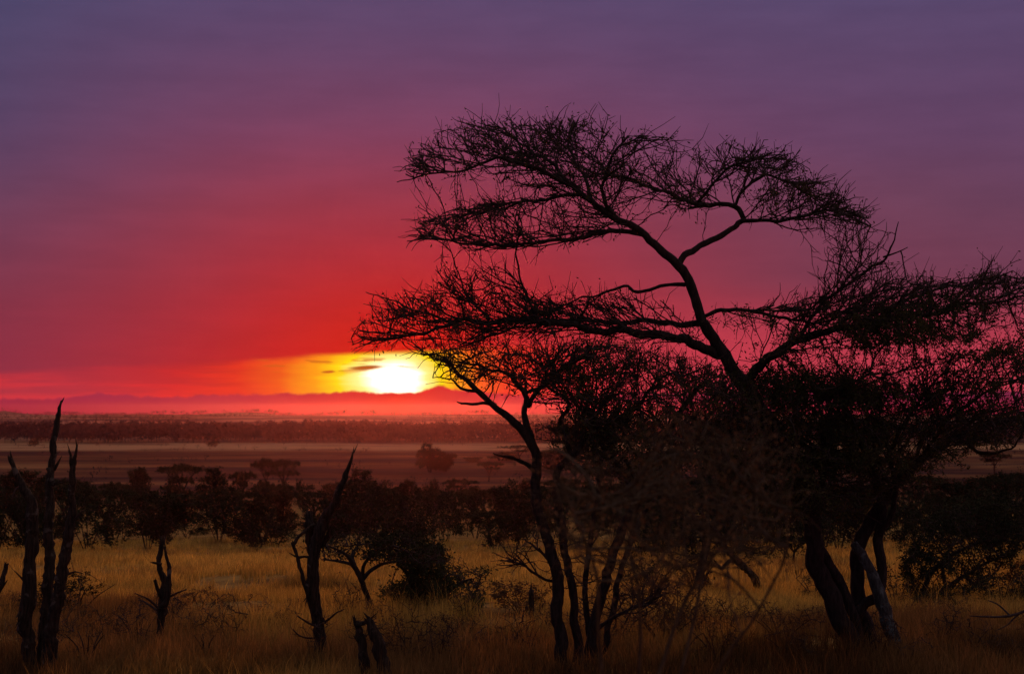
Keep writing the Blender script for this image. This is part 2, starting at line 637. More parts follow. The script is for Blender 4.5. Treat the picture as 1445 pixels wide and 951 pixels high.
def twig_mesh(bag, nodes, par, ns, r0, rmax, g, expo=2.3):
    n = len(nodes)
    acc = np.zeros(n); rad = np.zeros(n)
    for i in range(n - 1, ns - 1, -1):
        rad[i] = r0 if acc[i] == 0 else min(acc[i] ** (1 / expo), rmax)
        acc[par[i]] += rad[i] ** expo
    e = np.arange(ns, n)
    if not len(e):
        return rad
    p = par[e]
    rp = np.where(p < ns, rad[e] * 1.2, np.minimum(rad[p], rad[e] * 1.35))
    v, q = prisms(nodes[p], nodes[e], rp, rad[e] * np.where(acc[e] == 0, 0.5, 1.0))
    bag.add(v, q)
    return rad


def spurs(bag, pts, dirs, g, length, r, up=0.5, spread=0.9):
    """short straight end twigs"""
    if not len(pts):
        return np.zeros((0, 3))
    d_ = dirs + g.normal(size=dirs.shape) * spread + np.array((0, 0, up))
    d_ /= np.linalg.norm(d_, axis=1)[:, None] + 1e-9
    L = g.uniform(0.4, 1.0, (len(pts), 1)) * length
    mid = pts + d_ * L * 0.5
    d2 = d_ + g.normal(size=dirs.shape) * 0.35
    d2 /= np.linalg.norm(d2, axis=1)[:, None] + 1e-9
    end = mid + d2 * L * 0.5
    rr = np.full(len(pts), r)
    v, q = prisms(pts, mid, rr, rr * 0.8); bag.add(v, q)
    v, q = prisms(mid, end, rr * 0.8, rr * 0.35); bag.add(v, q)
    return np.concatenate([mid, end])


def cards(bag, pts, size, g, slim=0.45, flat=0.0):
    """small leaf shaped faces, one at each point"""
    m = len(pts)
    if not m:
        return
    a = g.normal(size=(m, 3)); a[:, 2] *= (1 - flat); a /= np.linalg.norm(a, axis=1)[:, None]
    b = g.normal(size=(m, 3)); b[:, 2] *= (1 - flat)
    b -= a * (a * b).sum(1)[:, None]; b /= np.linalg.norm(b, axis=1)[:, None]
    s = size * g.uniform(0.6, 1.3, (m, 1))
    v = np.stack([pts - a * s, pts + b * s * slim, pts + a * s, pts - b * s * slim], 1).reshape(-1, 3)
    bag.add(v, np.arange(m * 4).reshape(-1, 4))


def in_poly(pts, poly):
    x, y = pts[:, 0], pts[:, 1]
    c = np.zeros(len(pts), bool)
    P = np.asarray(poly, float)
    for (x0, y0), (x1, y1) in zip(P, np.roll(P, -1, 0)):
        hit = ((y0 > y) != (y1 > y)) & (x < (x1 - x0) * (y - y0) / (y1 - y0 + 1e-12) + x0)
        c ^= hit
    return c


def sample_poly(poly, n, g):
    P = np.asarray(poly, float)
    lo, hi = P.min(0), P.max(0)
    out = np.zeros((0, 2))
    while len(out) < n:
        q = g.uniform(lo, hi, (n * 3, 2))
        out = np.vstack([out, q[in_poly(q, P)]])
    return out[:n]


def region(poly, n, Y0, hd, g, lean=0.0):
    """aims inside a crown layer: outline across the view, hd metres of depth either way"""
    q = sample_poly(poly, n, g)
    cx = np.mean([p[0] for p in poly])
    dY = np.clip(g.normal(size=n) * 0.5, -1, 1) * hd + (q[:, 0] - cx) / 100.0 * lean
    return np.array([at(a, b, Y0 + dd) for (a, b), dd in zip(q, dY)])


def limb_rows(pts, Y0, d0=0.0, d1=0.0, step=0.06, wob=0.0, seed=0):
    """photo pixels with half widths in pixels, at distance Y0 + d -> smooth rows (x, y, z, r)"""
    L = np.concatenate([[0], np.cumsum([math.dist(a[:2], b[:2]) for a, b in zip(pts, pts[1:])])])
    L /= L[-1]
    rows = []
    for (px, py, r), t in zip(pts, L):
        Y = Y0 + d0 + (d1 - d0) * t
        p = at(px, py, Y)
        rows.append((*p, r * Y / F))
    rows = catmull(rows, step)
    if wob:
        for i in range(1, len(rows)):
            k = min(1.0, i / 8)
            o = np.zeros(3)
            for s, am in ((2.2, 1.0), (6.5, 0.55)):
                q = Vector((rows[i, 0] * s, rows[i, 2] * s, seed * 5.3))
                o += am * np.array((mnoise.noise(q), mnoise.noise(q + Vector((4, 7, 1))), mnoise.noise(q + Vector((9, 4, 2)))))
            rows[i, :3] += wob * k * o
    return rows


def add_limb(name, rows, mat, parent, origin, sides=8, rough=0.10, seed=0, jag=0.0, label=None):
    b = Bag()
    v, q, t = tube(rows, sides, rough, seed, jag)
    b.add(v, q, t)
    o = obj(name, b.mesh(name, mat, origin), parent)
    if label:
        o['label'] = label
    return o


def thin(rows, k=2):
    return rows[::k, :3]


def proj(p):
    """photo pixels of world points"""
    x, y, z = p[:, 0], p[:, 1], p[:, 2] - CAM_H
    dep = y * CP + z * SP
    up = -y * SP + z * CP
    return np.stack([722.5 + F * x / dep, 475.5 - F * up / dep], -1)


def sprout(pts, dirs, g, L, nseg, ang, up, flat, kink, polys=None, r0=0.01, r1=0.005, bag=None, slack=0.0):
    """side shoots from pts: returns the nodes of the shoots and the way they run"""
    n = len(pts)
    if not n:
        return np.zeros((0, 3)), np.zeros((0, 3))
    rnd = g.normal(size=(n, 3))
    rnd -= dirs * (rnd * dirs).sum(1)[:, None]
    rnd /= np.linalg.norm(rnd, axis=1)[:, None] + 1e-9
    a = np.abs(g.normal(ang, ang * 0.35, n))[:, None]
    d_ = dirs * np.cos(a) + rnd * np.sin(a)
    d_[:, 2] = d_[:, 2] * flat + up
    d_ /= np.linalg.norm(d_, axis=1)[:, None] + 1e-9
    Ls = (L * g.uniform(0.45, 1.15, n) / nseg)[:, None]
    p = pts.copy()
    live = np.ones(n, bool)
    on, od = [], []
    for k in range(nseg):
        d2 = d_ + g.normal(size=(n, 3)) * kink
        d2[:, 2] += up * 0.25
        d2 /= np.linalg.norm(d2, axis=1)[:, None] + 1e-9
        q = p + d2 * Ls
        if polys is not None:
            pj = proj(q)
            ok = np.zeros(n, bool)
            for po in polys:
                ok |= in_poly(pj, po)
            live &= ok | (g.random(n) < slack)
        ra = r0 + (r1 - r0) * k / nseg; rb_ = r0 + (r1 - r0) * (k + 1) / nseg
        if live.any():
            m = int(live.sum())
            v, qq = prisms(p[live], q[live], np.full(m, ra), np.full(m, rb_)); bag.add(v, qq)
            on.append(q[live]); od.append(d2[live])
        p = q; d_ = d_ * 0.55 + d2 * 0.45
        d_ /= np.linalg.norm(d_, axis=1)[:, None] + 1e-9
    if not on:
        return np.zeros((0, 3)), np.zeros((0, 3))
    return np.concatenate(on), np.concatenate(od)


def feather(bag, limbs, polys, g, dens=1.0, r=0.0082, l1=1.05, l2=0.55, l3=0.27):
    """three orders of shoots along the limbs, kept inside the crown outlines"""
    P, D = [], []
    for rows in limbs:
        T = np.gradient(rows[:, :3], axis=0); T /= np.linalg.norm(T, axis=1)[:, None] + 1e-9
        i = np.arange(3, len(rows))
        i = i[g.random(len(i)) < 0.50 * dens]
        P.append(rows[i, :3]); D.append(T[i])
    P = np.concatenate(P); D = np.concatenate(D)
    a, ad = sprout(P, D, g, l1, 7, 0.60, 0.10, 0.6, 0.13, polys, r * 1.5, r * 0.95, bag)
    k = g.random(len(a)) < 0.75
    b, bd = sprout(a[k], ad[k], g, l2, 4, 0.66, 0.14, 0.8, 0.15, polys, r, r * 0.72, bag, 0.25)
    k = g.random(len(b)) < 0.62
    c, cd = sprout(b[k], bd[k], g, l3, 2, 0.75, 0.15, 1.0, 0.22, polys, r * 0.75, r * 0.42, bag, 0.75)
    k = g.random(len(a)) < 0.09
    sprout(a[k], ad[k], g, 0.6, 3, 0.7, 0.45, 1.0, 0.2, None, r * 0.8, r * 0.4, bag)
    return np.concatenate([b, c])


# ------------------------------------------------------------------ the big umbrella acacia
def build_acacia(px, Y0, label, trunks, branches, layers, seed, name='acacia_tree', twig_r=0.0058, leafy=(), step=0.10,
                 spur_n=1.0, group=None, mat=BARK, twig_mat=TWIG, rk=1.0, fdens=1.0):
    g = np.random.default_rng(seed)
    base_p = on_ground(px, Y0)
    root = empty(name, base_p, label, 'tree', group)
    seeds = []; limbs = []
    sc = lambda pts: [(x, y, r_ * rk) for x, y, r_ in pts]
    for i, (pts, d0, d1, *rest) in enumerate(trunks):
        rows = limb_rows(sc(pts), Y0, d0, d1, 0.07, 0.05, seed + i)
        limbs.append(rows[len(rows) // 2:])
        m = rest[0] if rest else mat
        add_limb('trunk', rows, m, root, base_p, 10, 0.09, seed + i, label=rest[1] if len(rest) > 1 else None)
        up = rows[len(rows) // 3:]
        seeds.append(up[up[:, 3] < 0.13][::2, :3])
    for i, (pts, d0, d1) in enumerate(branches):
        rows = limb_rows(sc(pts), Y0, d0, d1, 0.06, 0.07, seed + 20 + i)
        limbs.append(rows)
        add_limb('branch', rows, mat, root, base_p, 7, 0.10, seed + 20 + i)
        seeds.append(rows[2::2, :3])
    seeds = np.concatenate([s for s in seeds if len(s)])
    bag = Bag(); lbag = Bag()
    shoots = feather(bag, limbs, [la[0] for la in layers], g, fdens)
    lv = shoots[g.random(len(shoots)) < 0.6]
    cl = vnoise(lv[:, 0] * 1.8 + lv[:, 1], lv[:, 2] * 3.5, seed + 3)
    lv = lv[cl > 0.42]
    cards(lbag, lv + g.normal(size=lv.shape) * 0.03, 0.026, g, 0.4)
    for (poly, n, hd, lean, dens, yoff) in layers:
        if not n:
            continue
        A = region(poly, n, Y0 + yoff, hd, g, lean)
        nodes, par, nd = colonize(seeds, A, step, step * 1.25, 1.6, g, bias=(0, 0, 0.05), jitter=0.22, curv=0.8)
        ns = len(seeds)
        rad = twig_mesh(bag, nodes, par, ns, twig_r, 0.028, g)
        k = np.arange(ns, len(nodes))
        k = k[rad[k] < twig_r * 2.4]
        pick = k[g.random(len(k)) < 0.55 * spur_n]
        ends = spurs(bag, nodes[pick], nd[pick], g, 0.26, twig_r * 0.95, 0.35, 0.7)
        pick2 = k[g.random(len(k)) < 0.10 * spur_n]
        spurs(bag, nodes[pick2], nd[pick2], g, 0.5, twig_r * 1.05, 0.5, 0.45)
        if dens:
            src = np.concatenate([nodes[k], ends])
            cl = vnoise(src[:, 0] * 2.2 + src[:, 1], src[:, 2] * 4.0, seed)
            m = int(len(src) * dens)
            w = np.clip(cl - 0.25, 0.02, 1) ** 1.5
            idx = g.choice(len(src), m, p=w / w.sum())
            cards(lbag, src[idx] + g.normal(size=(m, 3)) * 0.035, 0.026, g, 0.4)
    crown = obj('crown', bag.mesh('crown', twig_mat, base_p, False), root)
    crown['kind'] = 'stuff'
    if lbag.n:
        lo = obj('foliage', lbag.mesh('foliage', LEAF, base_p, False), root)
        lo['kind'] = 'stuff'
    return root


YA = 24.0
A_trunks = [
    ([(1212, 958, 21), (1203, 920, 18), (1190, 880, 16.5), (1168, 830, 16), (1152, 785, 16), (1143, 725, 15), (1122, 665, 14.5), (1092, 605, 13.5),
      (1055, 552, 13), (1026, 510, 11), (1001, 470, 10), (985, 438, 9), (972, 405, 8.5), (958, 375, 8), (935, 352, 7.5), (905, 328, 6.6),
      (870, 308, 6), (835, 285, 5.4), (800, 258, 4.8), (760, 240, 4), (715, 228, 3.2), (690, 228, 2.6), (650, 240, 2), (600, 246, 1.4), (562, 258, 0.8)], 0.0, -0.7),
    ([(1230, 958, 17), (1222, 900, 14), (1213, 850, 13), (1209, 805, 13), (1216, 762, 12), (1238, 716, 11), (1275, 674, 9), (1325, 628, 7), (1385, 600, 5), (1450, 583, 3.0), (1500, 575, 1.5)], 0.35, 0.9),
    ([(1214, 905, 8), (1204, 862, 9), (1188, 828, 9), (1168, 795, 9), (1152, 765, 8)], 0.1, 0.1),
    ([(1275, 950, 13), (1262, 905, 12), (1247, 862, 12), (1236, 826, 11), (1222, 797, 9), (1206, 768, 7)], -0.15, 0.2, PALE, 'pale grey-green leaning stem with flaking bark'),
    ([(1205, 870, 8), (1222, 850, 9), (1240, 838, 10), (1243, 800, 9.5), (1239, 760, 9), (1246, 715, 8), (1232, 660, 7), (1205, 600, 6), (1180, 560, 4)], 0.2, 0.9),
]
A_branches = [
    ([(955, 378, 6), (966, 362, 6), (985, 352, 5.6), (1016, 334, 5.2), (1038, 317, 5), (1047, 311, 5), (1044, 303, 5), (1037, 292, 4.6), (1027, 290, 4.2), (1000, 291, 4.0), (960, 279, 3.4), (920, 265, 2.8), (880, 250, 2.2), (830, 240, 1.5)], -0.35, 0.8),
    ([(1045, 312, 4), (1080, 310, 3.4), (1120, 313, 3), (1160, 301, 2.4), (1195, 300, 1.8), (1232, 318, 1)], -0.1, -0.7),
    ([(1037, 292, 3), (1048, 268, 2.5), (1082, 247, 2.2), (1120, 260, 1.8), (1160, 282, 1.2), (1190, 300, .8)], 0.0, 0.9),
    ([(912, 332, 4.5), (870, 324, 4.2), (830, 333, 3.8), (790, 340, 3.2), (730, 345, 2.8), (670, 345, 2.4), (620, 339, 1.6), (575, 336, 0.8)], -0.4, -1.3),
    ([(820, 275, 3.5), (780, 277, 3), (740, 283, 2.5), (690, 294, 2), (640, 307, 1.5), (592, 318, .8)], -0.6, 0.7),
    ([(870, 308, 4), (850, 280, 3.5), (850, 250, 3), (870, 215, 2.2), (905, 190, 1.2)], -0.5, -1.2),
    ([(800, 258, 4), (770, 225, 3), (735, 200, 2.2), (690, 185, 1.2)], -0.6, 0.5),
    ([(985, 285, 3), (1010, 255, 2.4), (1050, 230, 1.8), (1100, 215, 1)], 0.0, -0.8),
    ([(835, 285, 3.5), (820, 240, 2.8), (800, 205, 2.2), (812, 170, 1.2)], -0.5, 0.3),
    ([(1048, 548, 10), (1022, 512, 9.5), (995, 494, 9), (955, 478, 8), (900, 470, 7.4), (840, 463, 6.6), (780, 458, 5.8), (720, 452, 5), (680, 451, 4.2), (640, 458, 3.4), (590, 470, 2.4), (540, 478, 1.6), (500, 483, .8)], -0.2, -1.4),
    ([(990, 456, 6), (955, 458, 5.2), (915, 453, 4.6), (870, 452, 4.2), (830, 448, 3.6), (790, 455, 3), (745, 462, 2.6), (700, 474, 2.2), (650, 492, 1.5), (600, 500, .8)], -0.25, 0.9),
    ([(967, 402, 4), (938, 402, 3.2), (908, 413, 3), (872, 405, 2.5), (835, 418, 1.8), (795, 428, 1)], -0.3, 0.5),
    ([(760, 457, 3), (746, 425, 2.6), (736, 395, 2.0), (733, 345, 1.4)], -0.9, -1.0),
    ([(690, 452, 3), (668, 425, 2.0), (650, 395, 1.4), (642, 375, .8)], -1.0, -0.6),
    ([(640, 458, 2.5), (600, 440, 2), (560, 425, 1.4), (520, 415, .8)], -1.1, -0.3),
    ([(1045, 552, 9), (1072, 516, 8.5), (1110, 488, 7.8), (1160, 468, 6.8), (1210, 456, 6), (1260, 450, 5.2), (1310, 441, 4.4), (1360, 430, 3.4), (1410, 422, 2.2), (1460, 415, 1.2)], 0.0, -0.9),
    ([(990, 448, 4), (1018, 436, 3.6), (1060, 442, 3.2), (1110, 450, 2.6), (1160, 453, 1.8), (1190, 440, 1)], -0.3, -0.8),
    ([(1125, 482, 4), (1145, 448, 3.4), (1183, 411, 3), (1220, 386, 2.5), (1248, 361, 2), (1258, 342, 1.5), (1271, 314, .8)], -0.2, -0.6),
    ([(1246, 363, 1.8), (1265, 356, 1.4), (1281, 346, .7)], -0.55, -0.7),
    ([(1210, 456, 4), (1260, 432, 3.4), (1320, 410, 2.6), (1380, 395, 1.8), (1430, 385, 1)], -0.3, 1.0),
    ([(1260, 690, 5), (1300, 640, 4), (1340, 590, 3.2), (1390, 555, 2.4), (1440, 535, 1.5)], 0.4, -0.8),
    ([(1350, 615, 4), (1385, 640, 3), (1420, 635, 2), (1445, 615, 1.2)], 0.6, 0.1),
    ([(1239, 760, 6), (1262, 700, 5), (1255, 640, 4), (1285, 580, 3), (1320, 540, 2)], 0.5, -0.6),
    ([(1143, 725, 7), (1165, 660, 6), (1160, 600, 5), (1190, 550, 3.5), (1225, 525, 2)], 0.0, -0.9),
]
P_top_l = [(562, 256), (582, 226), (606, 196), (645, 176), (690, 168), (750, 172), (800, 165), (850, 178), (900, 200), (900, 300), (850, 300), (800, 285), (740, 262), (690, 252), (630, 255)]
P_top_low = [(580, 342), (592, 312), (650, 292), (720, 280), (800, 275), (880, 290), (905, 320), (860, 335), (800, 348), (700, 356), (630, 352)]
P_top_r = [(850, 190), (920, 190), (990, 206), (1060, 208), (1120, 222), (1150, 250), (1195, 280), (1225, 312), (1200, 322), (1140, 312), (1080, 305), (1040, 280), (1000, 300), (940, 300), (880, 270)]
P_top_rr = [(1040, 312), (1090, 280), (1150, 280), (1210, 305), (1232, 322), (1215, 340), (1160, 338), (1110, 322)]
P_hang = [(1130, 340), (1180, 330), (1232, 335), (1250, 380), (1200, 420), (1150, 430), (1150, 380)]
P_mid_l = [(500, 484), (510, 450), (560, 420), (650, 410), (730, 418), (800, 425), (870, 415), (950, 425), (985, 450), (990, 486), (900, 486), (800, 480), (700, 480), (620, 506), (545, 494)]
P_mid_up = [(590, 420), (640, 380), (720, 378), (760, 420), (700, 440), (620, 440)]
P_mid_r = [(1000, 450), (1050, 432), (1120, 428), (1180, 405), (1235, 372), (1260, 390), (1330, 398), (1390, 384), (1470, 392), (1480, 470), (1400, 476), (1330, 490), (1250, 500), (1150, 505), (1080, 520), (1035, 500)]
P_right_dense = [(1190, 450), (1260, 425), (1340, 415), (1410, 420), (1400, 465), (1340, 490), (1250, 500), (1190, 490)]
P_low_r = [(1090, 540), (1160, 515), (1300, 505), (1400, 490), (1480, 480), (1490, 600), (1430, 622), (1350, 640), (1280, 690), (1210, 740), (1140, 730), (1090, 640), (1060, 590)]
P_core = [(985, 560), (1040, 530), (1130, 520), (1230, 530), (1260, 600), (1220, 700), (1150, 740), (1060, 720), (990, 660)]
A_layers = [
    (P_top_l, 220, 1.3, 0.2, 0.9, -0.5),
    (P_top_low, 240, 1.2, 0.2, 0.2, -0.6),
    (P_top_r, 220, 1.3, 0.0, 0.9, 0.0),
    (P_top_rr, 80, 1.0, 0.0, 0.4, -0.3),
    (P_hang, 90, 0.6, 0.0, 0.0, -0.5),
    (P_mid_l, 140, 1.2, 0.2, 0.5, -0.6),
    (P_mid_up, 50, 0.8, 0.0, 0.1, -0.8),
    (P_mid_r, 400, 1.3, 0.0, 0.8, -0.3),
    (P_right_dense, 900, 1.4, 0.0, 5.0, -0.2),
    (P_low_r, 2300, 1.5, 0.0, 4.0, 0.0),
    (P_core, 2000, 1.5, 0.0, 7.0, 0.0),
]
build_acacia(1215, YA, 'largest umbrella acacia, forked trunks and a bare flat crown above the horizon', A_trunks, A_branches, A_layers, 11, rk=0.80, fdens=1.15)

# ------------------------------------------------------------------ the many stemmed acacia before the glow
YB = 22.9
B_trunks = [
    ([(792, 968, 13), (789, 900, 11), (786, 840, 10.5), (781, 790, 10), (768, 748, 9.5), (757, 700, 9), (757, 655, 9), (748, 622, 8), (728, 598, 7), (700, 572, 6), (668, 546, 4.6), (650, 528, 3.2), (632, 508, 2), (612, 500, 1)], 0.0, -0.6),
    ([(833, 968, 10), (838, 900, 9), (848, 840, 9), (866, 785, 8.5), (890, 722, 8), (905, 685, 7.5), (922, 645, 6.5), (948, 600, 5.4), (975, 562, 4), (1000, 532, 2)], 0.3, 0.6),
    ([(816, 968, 9), (813, 900, 8), (810, 845, 7.5), (800, 775, 7), (788, 715, 7), (784, 675, 6.5), (806, 640, 6), (832, 606, 5), (850, 570, 3.5), (880, 540, 1.8)], 0.15, -0.5),
    ([(824, 968, 6), (828, 890, 5.5), (826, 820, 5), (832, 760, 4.5), (845, 700, 4), (850, 650, 3)], 0.4, 0.9),
    ([(846, 968, 6), (858, 890, 5.5), (880, 800, 5), (898, 740, 4), (930, 700, 3), (955, 670, 2)], 0.6, 1.2),
]
B_branches = [
    ([(757, 650, 7), (750, 610, 6), (745, 575, 5.4), (742, 556, 4.6), (722, 536, 3.6), (690, 522, 2.6), (655, 512, 1.6), (628, 512, .8)], -0.1, 0.6),
    ([(745, 574, 4.5), (757, 552, 4.2), (780, 532, 3.4), (800, 510, 2.4), (830, 490, 1.2)], -0.1, -0.7),
    ([(700, 572, 4), (680, 568, 3), (650, 570, 2), (644, 568, 1)], -0.4, -0.5),
    ([(676, 552, 3), (652, 549, 2.4), (640, 535, 1.4), (610, 530, .8)], -0.45, -0.8),
    ([(756, 664, 4.5), (735, 652, 3.6), (712, 646, 2.6), (695, 640, 1.4)], -0.1, -0.4),
    ([(806, 640, 5), (790, 600, 4.2), (800, 570, 3.6), (775, 545, 2.6), (760, 510, 1.4)], -0.1, -1.0),
    ([(832, 606, 4.5), (865, 590, 3.6), (900, 570, 2.8), (930, 540, 1.6)], -0.2, -0.9),
    ([(922, 645, 5), (960, 630, 4), (1000, 610, 3), (1040, 585, 1.6)], 0.5, -0.4),
    ([(905, 685, 4.5), (870, 660, 3.6), (850, 630, 2.8), (838, 590, 1.6)], 0.5, 0.9),
    ([(786, 820, 3), (765, 815, 2.4), (740, 795, 1.8), (715, 785, 1)], 0.0, -0.5),
    ([(783, 800, 3), (760, 775, 2.2), (742, 755, 1.4)], 0.0, 0.4),
    ([(840, 890, 4), (880, 860, 3), (920, 845, 2), (950, 835, 1)], 0.3, -0.2),
]
PB_a = [(602, 502), (650, 490), (720, 484), (800, 482), (850, 500), (830, 560), (790, 590), (740, 560), (690, 548), (655, 540), (620, 520)]
PB_b = [(800, 490), (880, 485), (960, 500), (1040, 530), (1075, 580), (1060, 640), (990, 650), (900, 640), (820, 620), (800, 560)]
PB_c = [(770, 600), (830, 600), (900, 640), (960, 650), (940, 700), (860, 690), (790, 660)]
PB_d = [(700, 790), (760, 760), (830, 760), (900, 780), (950, 830), (900, 870), (820, 860), (740, 820)]
B_layers = [
    (PB_a, 500, 1.2, 0.2, 0.9, -0.2),
    (PB_b, 2100, 1.4, 0.2, 2.6, 0.0),
    (PB_c, 700, 1.2, 0.0, 3.0, 0.2),
    (PB_d, 200, 0.9, 0.0, 0.3, 0.1),
]
build_acacia(812, YB, 'many-stemmed thin acacia whose crown crosses the bright glow beside the sun', B_trunks, B_branches, B_layers, 37, rk=0.8)


# ------------------------------------------------------------------ dead snags and stumps
def snag(name, label, px, Y0, stems, seed, twigs=(), mat=DEAD, cat='dead tree'):
    base_p = on_ground(px, Y0)
    root = empty(name, base_p, label, cat)
    for i, (nm, pts, d0, d1, jag) in enumerate(stems):
        rows = limb_rows([(x, y, r * 0.80) for x, y, r in pts], Y0, d0, d1, 0.05, 0.035, seed + i)
        b = Bag()
        v, q, t = tube(rows, 14, 0.22, seed + i, jag)
        b.add(v, q, t)
        gs = np.random.default_rng(seed * 7 + i)
        T = rows[-1, :3] - rows[-3, :3]; T /= np.linalg.norm(T)
        for k in range(4 if nm != 'branch' else 1):                     # splinters at the broken end and torn bark lower down
            j = len(rows) - 1 - (0 if k < 2 else int(gs.integers(2, max(3, len(rows) // 3))))
            rr = rows[j, 3]
            off = gs.normal(size=3) * rr * 0.6
            p0 = rows[j, :3] + off - T * rr
            d_ = T + gs.normal(size=3) * 0.22
            L_ = gs.uniform(0.05, 0.16)
            sp_ = catmull([(*p0, rr * 0.45 + 0.004), (*(p0 + d_ * L_ * 0.5), rr * 0.3 + 0.003), (*(p0 + d_ * L_), 0.002)], 0.04)
            v, q, t = tube(sp_, 5, 0.15, seed + k); b.add(v, q, t)
        obj(nm, b.mesh(nm, mat, base_p), root)
    if twigs:
        bag = Bag()
        g = np.random.default_rng(seed)
        for pts, d0, d1 in twigs:
            rows = limb_rows(pts, Y0, d0, d1, 0.06, 0.05, seed)
            v, q, t = tube(rows, 4, 0.1, seed); bag.add(v, q, t)
            idx = np.arange(2, len(rows) - 1)
            T = np.gradient(rows[:, :3], axis=0); T /= np.linalg.norm(T, axis=1)[:, None] + 1e-9
            pick = idx[g.random(len(idx)) < 0.5]
            spurs(bag, rows[pick, :3], T[pick], g, 0.25, 0.004, 0.3, 0.7)
        o = obj('twigs', bag.mesh('twigs', TWIG, base_p, False), root)
        o['kind'] = 'stuff'
    return root


snag('dead_tree', 'dead tree of three bare broken stems rising from one clump, tallest of the snags', 62, 22.6, [
    ('trunk', [(46, 975, 13), (40, 930, 12), (38, 880, 11.5), (42, 800, 11.5), (47, 745, 11), (45, 712, 9.5), (30, 684, 7), (20, 662, 5), (13, 645, 3.6)], 0, -0.2, 1.5),
    ('trunk', [(60, 975, 13), (64, 910, 12), (66, 850, 10), (69, 790, 9), (72, 720, 8), (70, 662, 6.5), (74, 635, 5.6), (81, 603, 5.2), (84, 582, 4), (87, 566, 1.6)], 0.1, 0.4, 2.2),
    ('trunk', [(66, 975, 14), (72, 905, 12), (82, 840, 11), (93, 780, 9.5), (100, 720, 7), (103, 676, 6), (105, 655, 4.5), (109, 630, 1.5)], -0.1, -0.5, 2.0),
    ('snag_stub', [(38, 860, 5), (28, 870, 4), (27, 876, 3)], -0.1, -0.2, 1.0),
    ('snag_stub', [(70, 660, 5), (76, 684, 3), (83, 679, 2)], 0.3, 0.2, 1.0),
    ('snag_stub', [(103, 670, 4), (100, 652, 3), (99, 640, 2)], -0.4, -0.5, 2.0),
], 51, twigs=[([(40, 830, 2), (30, 815, 1.5), (22, 806, .8)], 0, -0.2), ([(97, 745, 2), (108, 728, 1.4), (116, 720, .8)], -0.3, -0.5), ([(30, 684, 1.6), (22, 690, 1.2), (17, 700, .7)], -0.1, -0.3), ([(88, 815, 1.8), (104, 806, 1.2), (118, 808, .7)], -0.1, -0.3)])
snag('dead_branch', 'slim broken dead stem tilting in at the picture edge beside the three-stemmed dead tree', -14, 25.5, [
    ('stem', [(-20, 905, 7), (-12, 870, 6), (-2, 838, 5.5), (7, 815, 5), (11, 797, 4)], 0, 0, 1.2)], 61, cat='dead branch')
snag('dead_sapling', 'small black dead sapling with two parallel stems standing alone in golden grass', 226, ground_at(226, 912), [
    ('trunk', [(225, 925, 6.5), (226, 890, 6), (228, 866, 7.5), (231, 846, 8), (231, 820, 6), (227, 800, 5), (227, 780, 4.5), (231, 760, 4)], 0, 0.1, 1.5),
    ('branch', [(230, 856, 6), (238, 840, 4.2), (240, 815, 3.6), (237, 795, 3), (232, 772, 2.4)], -0.05, -0.1, 1.5),
    ('branch', [(227, 842, 3.6), (222, 830, 3), (219, 820, 2.4)], 0, -0.2, 1.0),
    ('branch', [(227, 796, 3), (221, 794, 2.2), (216, 793, 1.6)], 0, -0.1, 1.0),
], 67, twigs=[([(226, 860, 2), (212, 848, 1.6), (192, 838, 1)], 0, -0.3), ([(224, 862, 2), (208, 852, 1.4), (196, 848, .8)], 0, 0.3), ([(238, 842, 1.6), (250, 836, 1.2), (262, 832, .8)], 0, -0.3)])
snag('dead_tree', 'dead snag with a slanting spike top and a thin side stem, before the leaning acacia', 450, 24.0, [
    ('trunk', [(455, 958, 11), (452, 910, 9.5), (449, 870, 10), (446, 835, 10), (443, 800, 10), (446, 765, 10), (456, 738, 9), (472, 708, 7), (484, 680, 6), (491, 660, 4), (497, 638, 1.4)], 0, -0.3, 2.0),
    ('snag_stub', [(444, 790, 8), (438, 758, 9), (436, 735, 8), (437, 722, 6)], 0.05, 0.1, 0.9),
    ('snag_stub', [(440, 800, 7), (436, 825, 5), (434, 843, 2)], -0.15, -0.2, 0.8),
    ('snag_stub', [(452, 770, 6), (462, 758, 4), (466, 742, 2.5)], -0.1, -0.2, 1.2),
    ('stem', [(446, 882, 4), (436, 850, 3.6), (428, 820, 3.4), (420, 790, 3.2), (413, 768, 3)], -0.05, -0.2, 1.5),
    ('branch', [(419, 787, 2.6), (430, 785, 2.2), (440, 787, 2.4)], -0.18, 0, 0.5),
    ('branch', [(413, 770, 3), (422, 756, 3), (432, 748, 3), (442, 740, 3)], -0.2, 0, 0.5),
], 71, twigs=[([(450, 885, 2), (436, 878, 1.6), (420, 868, 1)], -0.1, -0.4), ([(455, 880, 2), (468, 868, 1.4), (482, 858, .8)], 0, -0.3), ([(446, 900, 1.6), (428, 898, 1.2), (412, 886, .8)], 0, -0.4)])
snag('tree_stump', 'split dead stump of two slanting slabs under the leaning acacia', 528, 21.8, [
    ('trunk', [(556, 985, 14), (545, 950, 12.5), (535, 915, 11), (528, 892, 9.5), (520, 873, 6)], 0, 0.0, 1.0),
    ('snag_stub', [(520, 985, 10), (516, 945, 9), (511, 910, 8), (505, 890, 7), (501, 879, 5)], 0.15, 0.15, 0.8),
    ('snag_stub', [(503, 882, 3), (512, 879, 4), (522, 876, 4)], 0.14, 0.02, 0.3),
], 83, cat='stump')
snag('dead_stake', 'short thick dead stake beside the stems of the many-stemmed acacia', 751, ground_at(751, 888), [
    ('trunk', [(750, 892, 5), (751, 865, 4.6), (750, 845, 4.4), (751, 832, 4)], 0, 0, 1.0)], 91, cat='dead stake')
